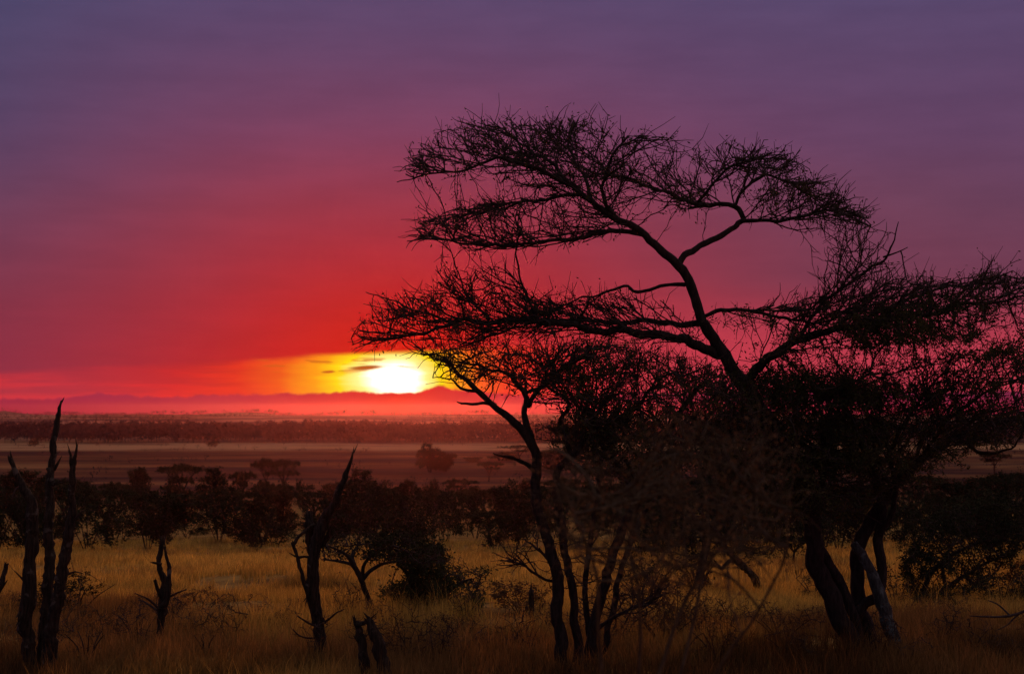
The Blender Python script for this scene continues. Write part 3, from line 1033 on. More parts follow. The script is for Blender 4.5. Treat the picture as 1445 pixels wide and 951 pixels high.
snag('dead_tree', 'grey dead trunk leaning toward the many-stemmed acacia between the two large acacias', 1072, ground_at(1072, 842), [
    ('trunk', [(1076, 850, 7), (1070, 828, 6.5), (1060, 810, 6.5), (1045, 796, 6), (1030, 782, 5.5), (1015, 758, 5), (1000, 742, 4)], 0, -0.8, 1.2),
    ('branch', [(1045, 796, 4), (1030, 790, 3), (1018, 800, 2.4), (1008, 790, 1.5)], -0.3, -0.6, 1.0),
], 97, twigs=[([(1015, 758, 2.6), (1000, 735, 2), (985, 720, 1.4), (970, 716, .8)], -0.8, -1.2)])


# ------------------------------------------------------------------ small trees and bushes in metres
def ellipsoid(n, c, r, g, shell=0.35, zmin=-1.0):
    out = []
    while len(out) < n:
        v = g.normal(size=3); v /= np.linalg.norm(v)
        v *= (shell + (1 - shell) * g.random()) if shell < 1 else 1
        if v[2] < zmin:
            continue
        out.append(np.array(c) + v * np.array(r))
    return np.array(out)


def disc(n, c, rx, ry, hz, g, arch=0.25):
    a = g.random(n) * 2 * math.pi; q = np.sqrt(g.random(n))
    edge = 1 + 0.16 * np.sin(a * 3 + c[0]) + 0.1 * np.sin(a * 5 + 2)
    x = np.cos(a) * q * rx * edge; y = np.sin(a) * q * ry * edge
    z = (1 - q * q) * arch + (g.random(n) - 0.3) * hz * (1.1 - 0.7 * q)
    return np.stack([x + c[0], y + c[1], z + c[2]], -1)


class Variant:
    """the meshes of one tree: trunk(s), branches, twigs and leaves, its foot at the origin"""
    def __init__(self, seed, stems, branches, aims, twig_r, leaf_n, leaf_s, bark, leaf, step=0.16, twig_mat=TWIG, spur=0.4, clump=2.0, flat=0.3, spur_len=0.25):
        g = np.random.default_rng(seed)
        self.parts = []
        seeds = []
        for i, st in enumerate(stems):
            rows = catmull(st, 0.12)
            v, q, t = tube(rows, 7, 0.12, seed + i)
            b = Bag(); b.add(v, q, t)
            self.parts.append(('trunk', b.mesh('trunk', bark), None))
            seeds.append(rows[len(rows) // 2::2, :3])
        for i, st in enumerate(branches):
            rows = catmull(st, 0.12)
            v, q, t = tube(rows, 5, 0.12, seed + 9 + i)
            b = Bag(); b.add(v, q, t)
            self.parts.append(('branch', b.mesh('branch', bark), None))
            seeds.append(rows[1::2, :3])
        seeds = np.concatenate(seeds)
        bag = Bag()
        nodes, par, nd = colonize(seeds, aims, step, step * 1.3, 3.0, g, bias=(0, 0, 0.04), jitter=0.4)
        ns = len(seeds)
        rad = twig_mesh(bag, nodes, par, ns, twig_r, twig_r * 5, g)
        k = np.arange(ns, len(nodes))
        k = k[rad[k] < twig_r * 2.6]
        pick = k[g.random(len(k)) < spur]
        ends = spurs(bag, nodes[pick], nd[pick], g, spur_len, twig_r * 0.9, 0.3, 0.8)
        self.parts.append(('crown', bag.mesh('crown', twig_mat, smooth_=False), 'stuff'))
        if leaf_n:
            src = np.concatenate([nodes[k], ends])
            cl = np.array([mnoise.noise(Vector(p * clump) + Vector((seed, 0, 0))) for p in src]) * 0.5 + 0.5
            w = np.clip(cl - 0.3, 0.015, 1) ** 1.4
            idx = g.choice(len(src), leaf_n, p=w / w.sum())
            lb = Bag()
            cards(lb, src[idx] + g.normal(size=(leaf_n, 3)) * leaf_s * 1.2, leaf_s, g, 0.5, flat)
            self.parts.append(('foliage', lb.mesh('foliage', leaf, smooth_=False), 'stuff'))
        allv = nodes[ns:]
        self.h = float(np.quantile(allv[:, 2], 0.995))
        self.w = float(np.quantile(allv[:, 0], 0.99) - np.quantile(allv[:, 0], 0.01))
        self.proto = None

    def place(self, name, loc, sx, sz, rz, label, cat='tree', group=None):
        if self.proto is None:
            root = empty(name, loc, label, cat, group)
            kids = []
            for nm, me, kind in self.parts:
                o = obj(nm, me, root)
                if kind:
                    o['kind'] = kind
                kids.append(o)
            self.proto = (root, kids)
        else:
            root = self.proto[0].copy()
            root.name = name
            for key in ('group',):
                if key in root:
                    del root[key]
            C.objects.link(root)
            tag(root, label, cat, group)
            for ch in self.proto[1]:
                c = ch.copy()
                C.objects.link(c)
                c.parent = root
        root.location = [float(v) for v in loc]
        root.rotation_euler = (0, 0, rz)
        root.scale = (sx, sx, sz)
        return root


def umbrella(seed, h=4.6, rw=2.6, leaf=BELT_LEAF, leaves=3200, tiers=2, aims_n=420):
    g = np.random.default_rng(seed)
    fz = h * g.uniform(0.34, 0.45)
    lean = g.uniform(-0.3, 0.3)
    stems = [[(0, 0, -0.2, 0.15), (lean * 0.3, 0.05, fz * 0.5, 0.12), (lean, 0.0, fz, 0.10)]]
    br = []
    nb = 5
    for k in range(nb):
        a = 2 * math.pi * (k + g.uniform(-0.25, 0.25)) / nb
        rr = rw * g.uniform(0.6, 0.85)
        br.append([(lean, 0, fz - 0.05, 0.075), (lean + math.cos(a) * rr * 0.4, math.sin(a) * rr * 0.4, fz + (h - fz) * 0.45, 0.055),
                   (lean + math.cos(a) * rr, math.sin(a) * rr, h * 0.88, 0.025)])
    A = [disc(int(aims_n * 0.75), (lean, 0, h * 0.86), rw, rw, h * 0.14, g, h * 0.08)]
    if tiers > 1:
        A.append(disc(int(aims_n * 0.3), (lean + g.uniform(-1, 1) * rw * 0.4, g.uniform(-.6, .6), h * 0.64), rw * 0.62, rw * 0.6, h * 0.10, g, h * 0.05))
    return Variant(seed, stems, br, np.concatenate(A), 0.013, leaves, 0.085, BARK, leaf, 0.18)


def dome(seed, h=4.2, rw=2.2, leaf=BELT_GREEN, leaves=8500, low=0.12):
    g = np.random.default_rng(seed)
    stems, br = [], []
    for k in range(3):
        a = 2 * math.pi * (k + g.uniform(-.2, .2)) / 3
        stems.append([(0.1 * math.cos(a), 0.1 * math.sin(a), -0.2, 0.11), (0.35 * math.cos(a), 0.35 * math.sin(a), h * 0.25, 0.09), (rw * 0.45 * math.cos(a), rw * 0.45 * math.sin(a), h * 0.6, 0.05)])
    A = []
    for k in range(7):
        a = g.uniform(0, 6.28); q = g.uniform(0.1, 0.62) * rw
        zz = (low + 0.06 + 0.10 * k) * h
        A.append(ellipsoid(75, (math.cos(a) * q, math.sin(a) * q, zz), (rw * g.uniform(.35, .55), rw * g.uniform(.35, .55), h * g.uniform(.15, .22)), g))
    return Variant(seed, stems, br, np.concatenate(A), 0.012, leaves, 0.085, BARK, leaf, 0.18)


def bush(seed, h=1.8, rw=1.6, leaf=BELT_LEAF, leaves=2200, twig=0.009, ls=0.06, twig_mat=TWIG, aims_n=320, sr=0.022, step=0.13):
    g = np.random.default_rng(seed)
    stems = []
    for k in range(5):
        a = 2 * math.pi * (k + g.uniform(-.3, .3)) / 5
        stems.append([(0.06 * math.cos(a), 0.06 * math.sin(a), -0.1, sr), (rw * 0.25 * math.cos(a), rw * 0.25 * math.sin(a), h * 0.35, sr * 0.75), (rw * 0.55 * math.cos(a), rw * 0.55 * math.sin(a), h * 0.65, sr * 0.4)])
    A = []
    for k in range(5):
        a = g.uniform(0, 6.28); q = g.uniform(0.0, 0.6) * rw
        A.append(ellipsoid(aims_n // 5, (math.cos(a) * q, math.sin(a) * q, (0.25 + 0.13 * k) * h), (rw * .45, rw * .45, h * .27), g))
    return Variant(seed, stems, [], np.concatenate(A), twig, leaves, ls, BARK, leaf, step, twig_mat=twig_mat, spur=0.6, clump=3.0)


UMB = [umbrella(s, h, w, lf, n) for s, h, w, lf, n in ((101, 4.6, 2.8, BELT_LEAF, 6400), (102, 4.2, 2.4, BELT_GREEN, 6600), (103, 5.0, 3.0, BELT_LEAF, 6000), (104, 3.8, 2.2, BELT_LEAF, 5200))]
DOM = [dome(s, h, w, lf) for s, h, w, lf in ((111, 4.2, 2.2, BELT_GREEN), (112, 3.8, 2.4, BELT_LEAF), (113, 4.8, 2.2, BELT_GREEN))]
BUS = [bush(s, h, w, lf) for s, h, w, lf in ((121, 1.9, 1.7, BELT_LEAF), (122, 1.6, 1.8, BELT_GREEN), (123, 2.2, 1.6, BELT_LEAF))]
rb = random.Random(5)


def stand(var, px, top, Y, width, label, name='acacia_tree', cat='tree', group=None, rz=None):
    """put a tree with its top at photo row `top` and its crown `width` photo pixels across, at distance Y"""
    g_ = on_ground(px, Y)
    hz = at(px, top, Y)[2] - g_[2]
    sx = (width * Y / F) / var.w
    return var.place(name, g_, sx, hz / var.h, rb.uniform(0, 6.28) if rz is None else rz, label, cat, group)


BELT = 'trees of the dark belt behind the golden grass'
belt_trees = [
    # px, top, Y, width, variant, label
    (26, 664, 210, 66, DOM[1], 'rounded dark tree of the belt seen between the outer stems of the three-stemmed dead tree'),
    (92, 684, 150, 80, UMB[1], 'flat dark acacia of the belt just beyond the three-stemmed dead tree'),
    (152, 688, 104, 96, UMB[0], 'low belt acacia at the grass edge whose short trunk shows beyond the three-stemmed dead tree'),
    (203, 662, 262, 40, DOM[0], 'small rounded treetop poking above the belt, first one beyond the three-stemmed dead tree'),
    (258, 655, 236, 58, UMB[2], 'tall belt acacia above the small black dead sapling, topping its neighbours'),
    (297, 661, 222, 54, DOM[2], 'dark domed tree of the belt beside the tall acacia above the dead sapling'),
    (343, 667, 300, 36, UMB[3], 'small umbrella tree on the belt skyline before the twin flat-topped acacias'),
    (228, 696, 112, 84, DOM[1], 'dense belt thicket tree directly behind the small black dead sapling'),
    (318, 690, 128, 92, UMB[0], 'broad low acacia of the belt beneath the twin flat-topped acacias'),
    (392, 684, 184, 74, UMB[2], 'wide flat acacia of the belt standing just below the twin flat-topped acacias'),
    (374, 705, 102, 74, DOM[0], 'dense round tree at the belt foot close beside the slanting dead snag'),
    (444, 694, 146, 66, UMB[1], 'belt acacia half hidden behind the slanting dead snag'),
    (518, 664, 152, 62, DOM[2], 'tallest black domed tree of the belt, beside the slanting snag spike'),
    (548, 690, 132, 66, DOM[1], 'lower shoulder tree pressed against the tallest domed tree of the belt'),
    (478, 700, 128, 60, DOM[0], 'round belt tree filling the gap between the snag spike and the tallest domed tree'),
    (612, 696, 150, 88, UMB[0], 'flat-crowned belt acacia below the lone round pair on the plain'),
    (668, 692, 172, 84, UMB[1], 'belt acacia below the umbrella tree that stands out on the plain'),
    (648, 677, 330, 42, UMB[3], 'little umbrella tree on the red plain just above the belt'),
    (722, 690, 140, 72, DOM[1], 'round belt tree beside the tallest stem of the many-stemmed acacia'),
    (590, 722, 104, 70, BUS[2], 'thornbush mound at the grass edge behind the dense green bush'),
    (690, 722, 100, 80, UMB[3], 'low spreading acacia at the grass edge below the open red plain'),
    (800, 676, 220, 70, UMB[2], 'belt acacia showing through the stems of the many-stemmed acacia'),
    (872, 682, 190, 80, DOM[1], 'round belt tree behind the leaning stem of the many-stemmed acacia'),
    (950, 686, 160, 84, UMB[0], 'belt acacia between the two large acacias, above the grey leaning trunk'),
    (1030, 684, 180, 90, DOM[0], 'dome tree of the belt just left of the largest acacia trunks'),
    (1118, 758, 62, 62, UMB[3], 'small dark acacia on the grass close beside the largest acacia trunks'),
    (1290, 672, 230, 80, UMB[1], 'belt acacia right behind the pale leaning stem of the largest acacia'),
    (1360, 676, 190, 84, DOM[1], 'rounded belt tree above the dense thicket under the drooping branches'),
    (1432, 668, 210, 84, UMB[2], 'belt acacia at the picture edge above the dense thicket'),
    (1330, 702, 130, 90, DOM[0], 'dense domed tree right above the drooping thicket beside the pale stem'),
    (1415, 706, 120, 90, UMB[0], 'broad acacia at the belt foot by the picture edge beyond the thicket'),
    (1200, 690, 150, 80, DOM[2], 'belt tree seen between the forked trunks of the largest acacia'),
]
for px, top, Y, w, var, lab in belt_trees:
    stand(var, px, top, Y, w, lab, 'thorn_bush' if var in BUS else ('acacia_tree' if var in UMB else 'thorn_tree'), 'bush' if var in BUS else 'tree', BELT)
# the low scrub that closes the belt between them; nothing tells one from the next
for i in range(144):
    px = -60 + (i % 48) * 33 + rb.uniform(-12, 12)
    Y = (rb.uniform(84, 118) if i < 48 else rb.uniform(125, 290))
    var = rb.choice(BUS if i < 48 else BUS + UMB[:2] + DOM[:2])
    g_ = on_ground(px, Y)
    hh = rb.uniform(1.2, 3.5) if i < 48 else rb.uniform(2.8, 4.6)
    sx = rb.uniform(0.9, 1.4) * (1.0 if var in BUS else 0.7)
    var.place('thorn_bush', g_, sx, hh / var.h, rb.uniform(0, 6.28), 'low dark thornbush packed among the taller trees of the belt behind the golden grass', 'bush', 'low thornbushes closing the tree belt')

# trees standing out on the plain
twin = 'twin flat-topped acacias'
stand(UMB[0], 376, 648, 335, 40, 'flat-topped acacia above the belt, with its twin standing nearer the slanting snag', group=twin)
stand(UMB[2], 402, 649, 340, 46, 'flat-topped acacia above the belt, the twin nearer the slanting snag', group=twin)
stand(DOM[2], 607, 626, 540, 34, 'taller round tree of the lone pair on the red plain below the sun', 'plains_tree')
stand(DOM[1], 629, 638, 545, 28, 'smaller round tree of the lone pair on the red plain', 'plains_tree')
stand(UMB[1], 690, 652, 470, 36, 'umbrella acacia on a clear trunk alone on the plain beside the many-stemmed acacia')
stand(UMB[2], 734, 628, 640, 44, 'hazy flat-topped acacia far out on the plain touching the many-stemmed acacia trunk')
stand(DOM[0], 706, 638, 660, 44, 'hazy round tree far out on the plain beside a flat-topped one', 'plains_tree')
stand(DOM[1], 668, 645, 640, 30, 'low hazy bush on the plain between the lone pair and the far flat-topped acacia', 'plains_bush', 'bush')
stand(BUS[1], 50, 618, 905, 14, 'small dark bush at the far pale rim of the plain between the dead stems', 'plains_bush', 'bush')
stand(BUS[0], 304, 622, 905, 18, 'small dark bush at the far pale rim of the plain above the belt', 'plains_bush', 'bush')
stand(BUS[2], 138, 690, 330, 12, 'tiny bush on the near plain right beside the three-stemmed dead tree', 'plains_bush', 'bush')
stand(DOM[0], 780, 636, 560, 40, 'hazy round tree on the plain glimpsed behind the many-stemmed acacia', 'plains_tree')
stand(UMB[3], 1402, 640, 520, 40, 'hazy acacia on the plain glimpsed under the drooping branches', 'acacia_tree')

# ------------------------------------------------------------------ bushes and little trees on the grass
YL = ground_at(526, 868)
Lg = [
    ([(526, 874, 4.4), (523, 852, 4.2), (516, 832, 4), (508, 812, 4), (500, 798, 3.6), (490, 784, 2.6), (470, 772, 1.6), (440, 768, 1)], 0, -0.5),
    ([(511, 818, 3.4), (522, 806, 3), (538, 797, 2.4), (560, 793, 1.6), (590, 790, 1)], 0, 0.8),
    ([(511, 814, 3), (514, 796, 2.6), (530, 780, 1.8), (555, 770, 1)], 0, -0.7),
    ([(500, 798, 2.8), (498, 780, 2.2), (510, 765, 1.2)], 0, 0.7),
    ([(500, 797, 2.6), (478, 790, 2), (455, 788, 1)], 0, 0.8),
]
PL = [(432, 776), (450, 762), (485, 752), (530, 748), (575, 754), (612, 768), (640, 790), (625, 802), (585, 798), (545, 792), (500, 786), (455, 790)]


def small_acacia(name, label, px, Y0, limbs_, poly, n, hd, seed, leaf_n, leaf=LEAF, tw=0.0065, step=0.12, cat='tree', bark=BARK, leaf_s=0.035, twm=TWIG, spn=0.6):
    g = np.random.default_rng(seed)
    base_p = on_ground(px, Y0)
    root = empty(name, base_p, label, cat)
    seeds = []
    for i, (pts, a, b) in enumerate(limbs_):
        rows = limb_rows(pts, Y0, a, b, 0.06, 0.03, seed + i)
        add_limb('trunk' if i == 0 else 'branch', rows, bark, root, base_p, 7, 0.1, seed + i)
        seeds.append(rows[max(2, len(rows) // 3)::2, :3])
    seeds = np.concatenate(seeds)
    A = region(poly, n, Y0, hd, g)
    nodes, par, nd = colonize(seeds, A, step, step * 1.25, 2.5, g, jitter=0.2, curv=0.8)
    bag = Bag(); ns = len(seeds)
    rad = twig_mesh(bag, nodes, par, ns, tw, tw * 4, g)
    k = np.arange(ns, len(nodes))
    pick = k[g.random(len(k)) < spn]
    ends = spurs(bag, nodes[pick], nd[pick], g, 0.25, tw * 0.9, 0.4, 0.8)
    o = obj('crown', bag.mesh('crown', twm, base_p, False), root); o['kind'] = 'stuff'
    if leaf_n:
        src = np.concatenate([nodes[k], ends])
        w = np.clip(vnoise(src[:, 0] * 2.5, src[:, 2] * 3, seed) - 0.2, 0.03, 1)
        idx = g.choice(len(src), leaf_n, p=w / w.sum())
        lb = Bag(); cards(lb, src[idx] + g.normal(size=(leaf_n, 3)) * 0.05, leaf_s, g, 0.5)
        o = obj('foliage', lb.mesh('foliage', leaf, base_p, False), root); o['kind'] = 'stuff'
    return root


small_acacia('acacia_tree', 'small leaning acacia with a thin bent trunk and flat brown crown beside the snag', 524, YL, Lg, PL, 1200, 1.3, 131, 3600, BELT_LEAF)

YG = ground_at(600, 862)
gl = [
    ([(588, 866, 5), (586, 845, 5), (582, 825, 4), (575, 806, 3), (560, 795, 1.5)], 0, -0.4),
    ([(592, 866, 4), (598, 840, 4), (605, 815, 3), (610, 790, 1.5)], 0, 0.4),
    ([(598, 866, 4), (618, 845, 3.4), (640, 828, 2.6), (665, 815, 1.6)], 0, -0.3),
    ([(584, 862, 3), (565, 842, 2.6), (548, 838, 2), (540, 832, 1)], 0, 0.5),
    ([(610, 858, 3), (645, 848, 2.4), (668, 838, 1.6), (680, 810, 1)], 0, 0.3),
]
PG = [(530, 842), (545, 826), (572, 822), (575, 790), (600, 770), (628, 776), (645, 800), (660, 806), (672, 796), (684, 806), (682, 836), (690, 850), (660, 862), (600, 866), (560, 858), (585, 838), (562, 840)]
small_acacia('thicket_bush', 'dense dark green bush with upright stubby shoots on the golden grass beside the leaning acacia', 600, YG, gl, PG, 1100, 1.3, 141, 13000, SHRUB_LEAF, 0.008, 0.12, 'bush', leaf_s=0.034)

YD = ground_at(1375, 852)
dl = [
    ([(1300, 852, 4), (1305, 830, 4), (1318, 805, 3.4), (1340, 785, 2.6), (1370, 770, 1.6), (1400, 760, 1)], 0, -0.6),
    ([(1312, 854, 4), (1330, 835, 3.4), (1355, 815, 2.8), (1390, 795, 2), (1425, 780, 1)], 0, 0.6),
    ([(1302, 850, 3), (1290, 825, 2.6), (1282, 800, 1.6)], 0, 0.3),
    ([(1335, 832, 3), (1330, 800, 2.4), (1345, 765, 1.4)], 0, 0.9),
    ([(1360, 812, 2.4), (1385, 830, 2), (1405, 822, 1.2)], 0.2, -0.3),
]
PD = [(1268, 815), (1280, 770), (1310, 735), (1350, 715), (1400, 702), (1470, 698), (1475, 745), (1445, 780), (1420, 792), (1400, 820), (1365, 838), (1320, 852), (1285, 848)]
small_acacia('thicket_bush', 'wide dark thicket drooping toward the grass beneath the low boughs near the picture edge', 1310, YD, dl, PD, 1900, 1.5, 151, 20000, BELT_GREEN, 0.007, 0.12, 'bush', leaf_s=0.032)

small_bushes = [
    # px, base, top, width, variant, label
    (112, 868, 806, 88, bush(161, 1.6, 1.5, BELT_LEAF, 2600, 0.007, 0.035), 'see-through twiggy bush behind the base of the three-stemmed dead tree'),
    (286, 866, 832, 72, bush(162, 1.0, 1.4, DRY_LEAF, 1500, 0.006, 0.03), 'low flat scrub with a few curled dry leaves beside the black dead sapling'),
    (735, 868, 822, 74, bush(163, 1.4, 1.4, DRY_LEAF, 2200, 0.007, 0.045, DRY), 'russet rounded bush beside the stake and the many-stemmed acacia'),
    (955, 880, 800, 110, bush(164, 1.6, 1.5, DRY_LEAF, 900, 0.007, 0.04), 'scraggly brown bush between the many-stemmed acacia and the grey leaning trunk'),
    (985, 838, 768, 66, bush(165, 1.6, 1.3, BELT_LEAF, 800, 0.008, 0.05), 'dark stemmy bush in front of the belt above the scraggly brown bush'),
    (905, 862, 792, 84, bush(166, 1.5, 1.4, BELT_LEAF, 700, 0.007, 0.045), 'thin twiggy bush showing through the stems of the many-stemmed acacia'),
    (1430, 848, 795, 60, bush(167, 1.2, 1.3, DRY_LEAF, 1500, 0.007, 0.045, DRY), 'russet bush at the picture edge beyond the drooping thicket'),
    (1100, 912, 850, 110, bush(168, 1.2, 1.4, DRY_LEAF, 500, 0.006, 0.035), 'brown wiry scrub at the feet of the largest acacia'),
    (655, 905, 868, 60, bush(169, 0.9, 1.1, DRY_LEAF, 500, 0.006, 0.035, DRY), 'small brown weedy clump in the grass below the dense green bush'),
    (292, 926, 882, 28, bush(170, 1.0, 0.6, DRY_LEAF, 60, 0.005, 0.03, DRY, 90), 'thin wiry sapling in the grass between the black dead sapling and the snag'),
    (128, 936, 880, 56, bush(171, 1.0, 0.9, DRY_LEAF, 120, 0.005, 0.03, TWIG, 130), 'bare wiry scrub at the foot of the three-stemmed dead tree'),
    (20, 868, 836, 60, bush(172, 1.0, 1.3, DRY_LEAF, 500, 0.006, 0.04), 'low brown scrub behind the slim broken stem at the picture edge'),
    (420, 862, 846, 50, bush(173, 0.8, 1.2, DRY_LEAF, 300, 0.006, 0.035), 'low brown scrub in the grass right behind the slanting snag'),
    (1010, 935, 868, 90, bush(174, 1.2, 1.2, DRY_LEAF, 500, 0.006, 0.035, DRY), 'wiry rust brown bush in the near grass below the grey leaning trunk'),
]
small_bushes += [
    (868, 905, 828, 96, bush(175, 1.5, 1.4, DRY_LEAF, 700, 0.007, 0.035), 'brown twiggy scrub closing the gap at the feet of the many-stemmed acacia'),
    (935, 915, 842, 100, bush(176, 1.5, 1.5, DRY_LEAF, 900, 0.007, 0.035, DRY), 'tangled rust brown scrub just right of the many-stemmed acacia stems'),
    (1322, 872, 826, 90, bush(177, 1.2, 1.4, BELT_LEAF, 1400, 0.007, 0.035), 'low dark scrub spreading on the grass under the drooping thicket'),
    (1410, 862, 800, 90, bush(178, 1.4, 1.4, BELT_LEAF, 1800, 0.007, 0.04), 'dark leafy scrub continuing the drooping thicket toward the picture edge'),
    (1148, 852, 800, 60, bush(179, 1.4, 1.2, BELT_LEAF, 500, 0.007, 0.035), 'small twiggy bush seen just past the forked base of the largest acacia'),
    (1262, 862, 800, 50, bush(180, 1.3, 1.0, BELT_LEAF, 500, 0.007, 0.035), 'upright twiggy bush beside the pale leaning stem'),
]
for px, bs, top, w, var, lab in small_bushes:
    stand(var, px, top, ground_at(px, bs), w, lab, 'scrub_bush', 'bush')

WEED = [bush(190, 0.8, 0.55, DRY_LEAF, 60, 0.0045, 0.022, TWIG, 160, 0.006, 0.06), bush(191, 0.6, 0.7, DRY_LEAF, 160, 0.0045, 0.022, DRY, 200, 0.006, 0.06), bush(192, 0.9, 0.45, DRY_LEAF, 30, 0.0045, 0.02, TWIG, 120, 0.006, 0.06)]
for i in range(44):
    px = -10 + (i * 334.7) % 1465
    Yw = ground_at(px, 872 + (i * 37) % 70)
    var = WEED[i % 3]
    g_ = on_ground(px, Yw)
    hh = rb.uniform(0.35, 0.75)
    var.place('dry_weed', g_, rb.uniform(0.7, 1.2), hh / var.h, rb.uniform(0, 6.28), 'wiry dry weed clump standing knee high in the near brown grass', 'weed', 'dry weeds in the near grass')

# thin bare bough lying over the grass by the picture edge
fb = [([(x, y, r * 0.6) for x, y, r in p], a, b) for p, a, b in [([(1455, 858, 4), (1425, 868, 3.2), (1395, 871, 2.4), (1368, 868, 1.2)], 0, -0.4), ([(1425, 868, 2.4), (1408, 852, 1.8), (1395, 848, 1)], -0.1, 0.3), ([(1440, 864, 2.4), (1418, 884, 1.8), (1405, 890, 1)], 0, -0.4)]]
YF = ground_at(1420, 905)
root = empty('fallen_bough', on_ground(1420, YF), 'thin bare bough reaching in over the grass from the picture edge below the thicket', 'bough')
for i, (pts, a, b) in enumerate(fb):
    add_limb('branch', limb_rows(pts, YF, a, b, 0.06, 0.03, 200 + i), TWIG, root, on_ground(1420, YF), 6, 0.1, 200 + i)

YE = 31.0
el = [
    ([(985, 842, 6), (990, 800, 6), (1000, 760, 5.4), (1015, 720, 4.6), (1035, 690, 3.4), (1060, 670, 2)], 0, 0.6),
    ([(1000, 762, 4.6), (975, 725, 4), (950, 700, 3), (915, 680, 1.8)], 0, -0.6),
    ([(1015, 720, 4), (1000, 690, 3.2), (985, 650, 2.2), (980, 620, 1.2)], 0.2, 0.9),
    ([(1020, 712, 4), (1060, 700, 3.2), (1100, 690, 2.2), (1150, 680, 1.2)], 0.3, -0.7),
]
PE = [(870, 720), (885, 670), (940, 640), (990, 615), (1060, 615), (1130, 640), (1180, 690), (1175, 765), (1110, 790), (1040, 784), (980, 792), (900, 778)]
small_acacia('acacia_tree', 'dark bushy acacia standing behind and between the two large acacias', 985, ground_at(985, 842), el, PE, 1700, 1.6, 177, 18000, BELT_GREEN, 0.008, 0.14, leaf_s=0.032)

# tall dry brush close to the camera, out of focus
YN = 6.6
nb = [
    ([(880, 1500, 4), (900, 1200, 3.6), (930, 960, 3.2), (985, 820, 2.6), (1040, 720, 2.0), (1075, 640, 1.2)], 0, 0.5),
    ([(885, 1500, 4), (870, 1200, 3.6), (850, 960, 3), (838, 800, 2.4), (800, 690, 1.8), (770, 640, 1)], 0, -0.4),
    ([(890, 1500, 4), (920, 1150, 3.4), (960, 940, 2.8), (1000, 760, 2.2), (985, 650, 1.4), (960, 590, .8)], 0.1, 0.9),
    ([(890, 1500, 4), (940, 1150, 3.2), (1010, 960, 2.6), (1090, 820, 2), (1120, 700, 1.2)], 0, -0.6),
    ([(885, 1500, 3.4), (880, 1150, 3), (900, 930, 2.6), (890, 760, 2), (920, 640, 1.2)], 0.2, 0.3),
]
nb = [([(x, y, r * 1.0) for x, y, r in p], a, b) for p, a, b in nb]
PN = [(770, 700), (800, 640), (870, 660), (960, 580), (1030, 600), (1100, 620), (1130, 720), (1080, 790), (1000, 830), (880, 830), (800, 780)]
small_acacia('dry_brush', 'blurred brown twiggy brush closest to the camera, veiling the space between the two large acacias', 885, YN, nb, PN, 1100, 0.8, 181, 1500, DRY_LEAF, 0.0028, 0.07, 'bush', DRY, 0.011, DRY, 0.9)

# ------------------------------------------------------------------ far woods
g = np.random.default_rng(77)


def far_trees(name, xs, ys_, hs, ws, ncard, label):
    b = Bag()
    zs = height(xs, ys_)
    m = len(xs)
    # short trunks
    a0 = np.stack([xs, ys_, zs - 0.2], -1); a1 = np.stack([xs, ys_, zs + hs * 0.5], -1)
    v, q = prisms(a0, a1, np.full(m, 0.16), np.full(m, 0.10)); b.add(v, q)
    u = g.normal(size=(m, ncard, 3)); u /= np.linalg.norm(u, axis=2)[:, :, None]
    u *= g.random((m, ncard, 1)) ** 0.4
    u[:, :, 2] = u[:, :, 2] * 0.36 + 0.62
    pts = np.stack([xs[:, None] + u[:, :, 0] * ws[:, None], ys_[:, None] + u[:, :, 1] * ws[:, None], zs[:, None] + u[:, :, 2] * hs[:, None]], -1)
    sz = np.repeat(hs[:, None], ncard, 1).reshape(-1, 1) * 0.13
    cards(b, pts.reshape(-1, 3), sz, g, 0.7)
    o = obj(name, b.mesh(name, FAR_LEAF, smooth_=False))
    return tag(o, label, None, None, 'stuff')


def spread(n, y0, y1, p=1.0):
    yy = y0 + (y1 - y0) * g.random(n) ** p
    xx = (g.random(n) * 2 - 1) * (yy * 0.42 + 30)
    return xx, yy


xx, yy = spread(4200, 985, 1500, 1.3)
keep = vnoise(xx / 90, yy / 120, 9) > 0.20 - (yy < 1150) * 0.2
xx, yy = xx[keep], yy[keep]
far_trees('woodland', xx, yy, g.uniform(4.6, 8.4, len(xx)) * (0.75 + 0.6 * vnoise(xx / 60, yy / 60, 4)), g.uniform(2.4, 5.0, len(xx)), 26, 'dark far wood along the foot of the hill')
xx, yy = spread(5200, 1500, 3480, 1.0)
keep = vnoise(xx / 160, yy / 500, 12) > 0.34
xx, yy = xx[keep], yy[keep]
far_trees('hillside_woodland', xx, yy, g.uniform(3.5, 6.5, len(xx)), g.uniform(2.4, 5.0, len(xx)), 10, 'scattered trees dotting the far hillside')
xx, yy = spread(900, 3430, 3540, 1.0)
far_trees('ridge_woodland', xx, yy, g.uniform(4, 8.5, len(xx)) * (0.6 + vnoise(xx / 70, yy * 0, 5)), g.uniform(4, 8.0, len(xx)), 12, 'line of trees along the crest of the far hill')

xx, yy = spread(1300, 400, 960, 0.9)
keep = vnoise(xx / 40, yy / 60, 15) > 0.5
xx, yy = xx[keep], yy[keep]
far_trees('plain_scrub', xx, yy, g.uniform(0.5, 2.2, len(xx)) ** 1.0, g.uniform(0.7, 2.6, len(xx)), 12, 'low scrub speckling the open plain')

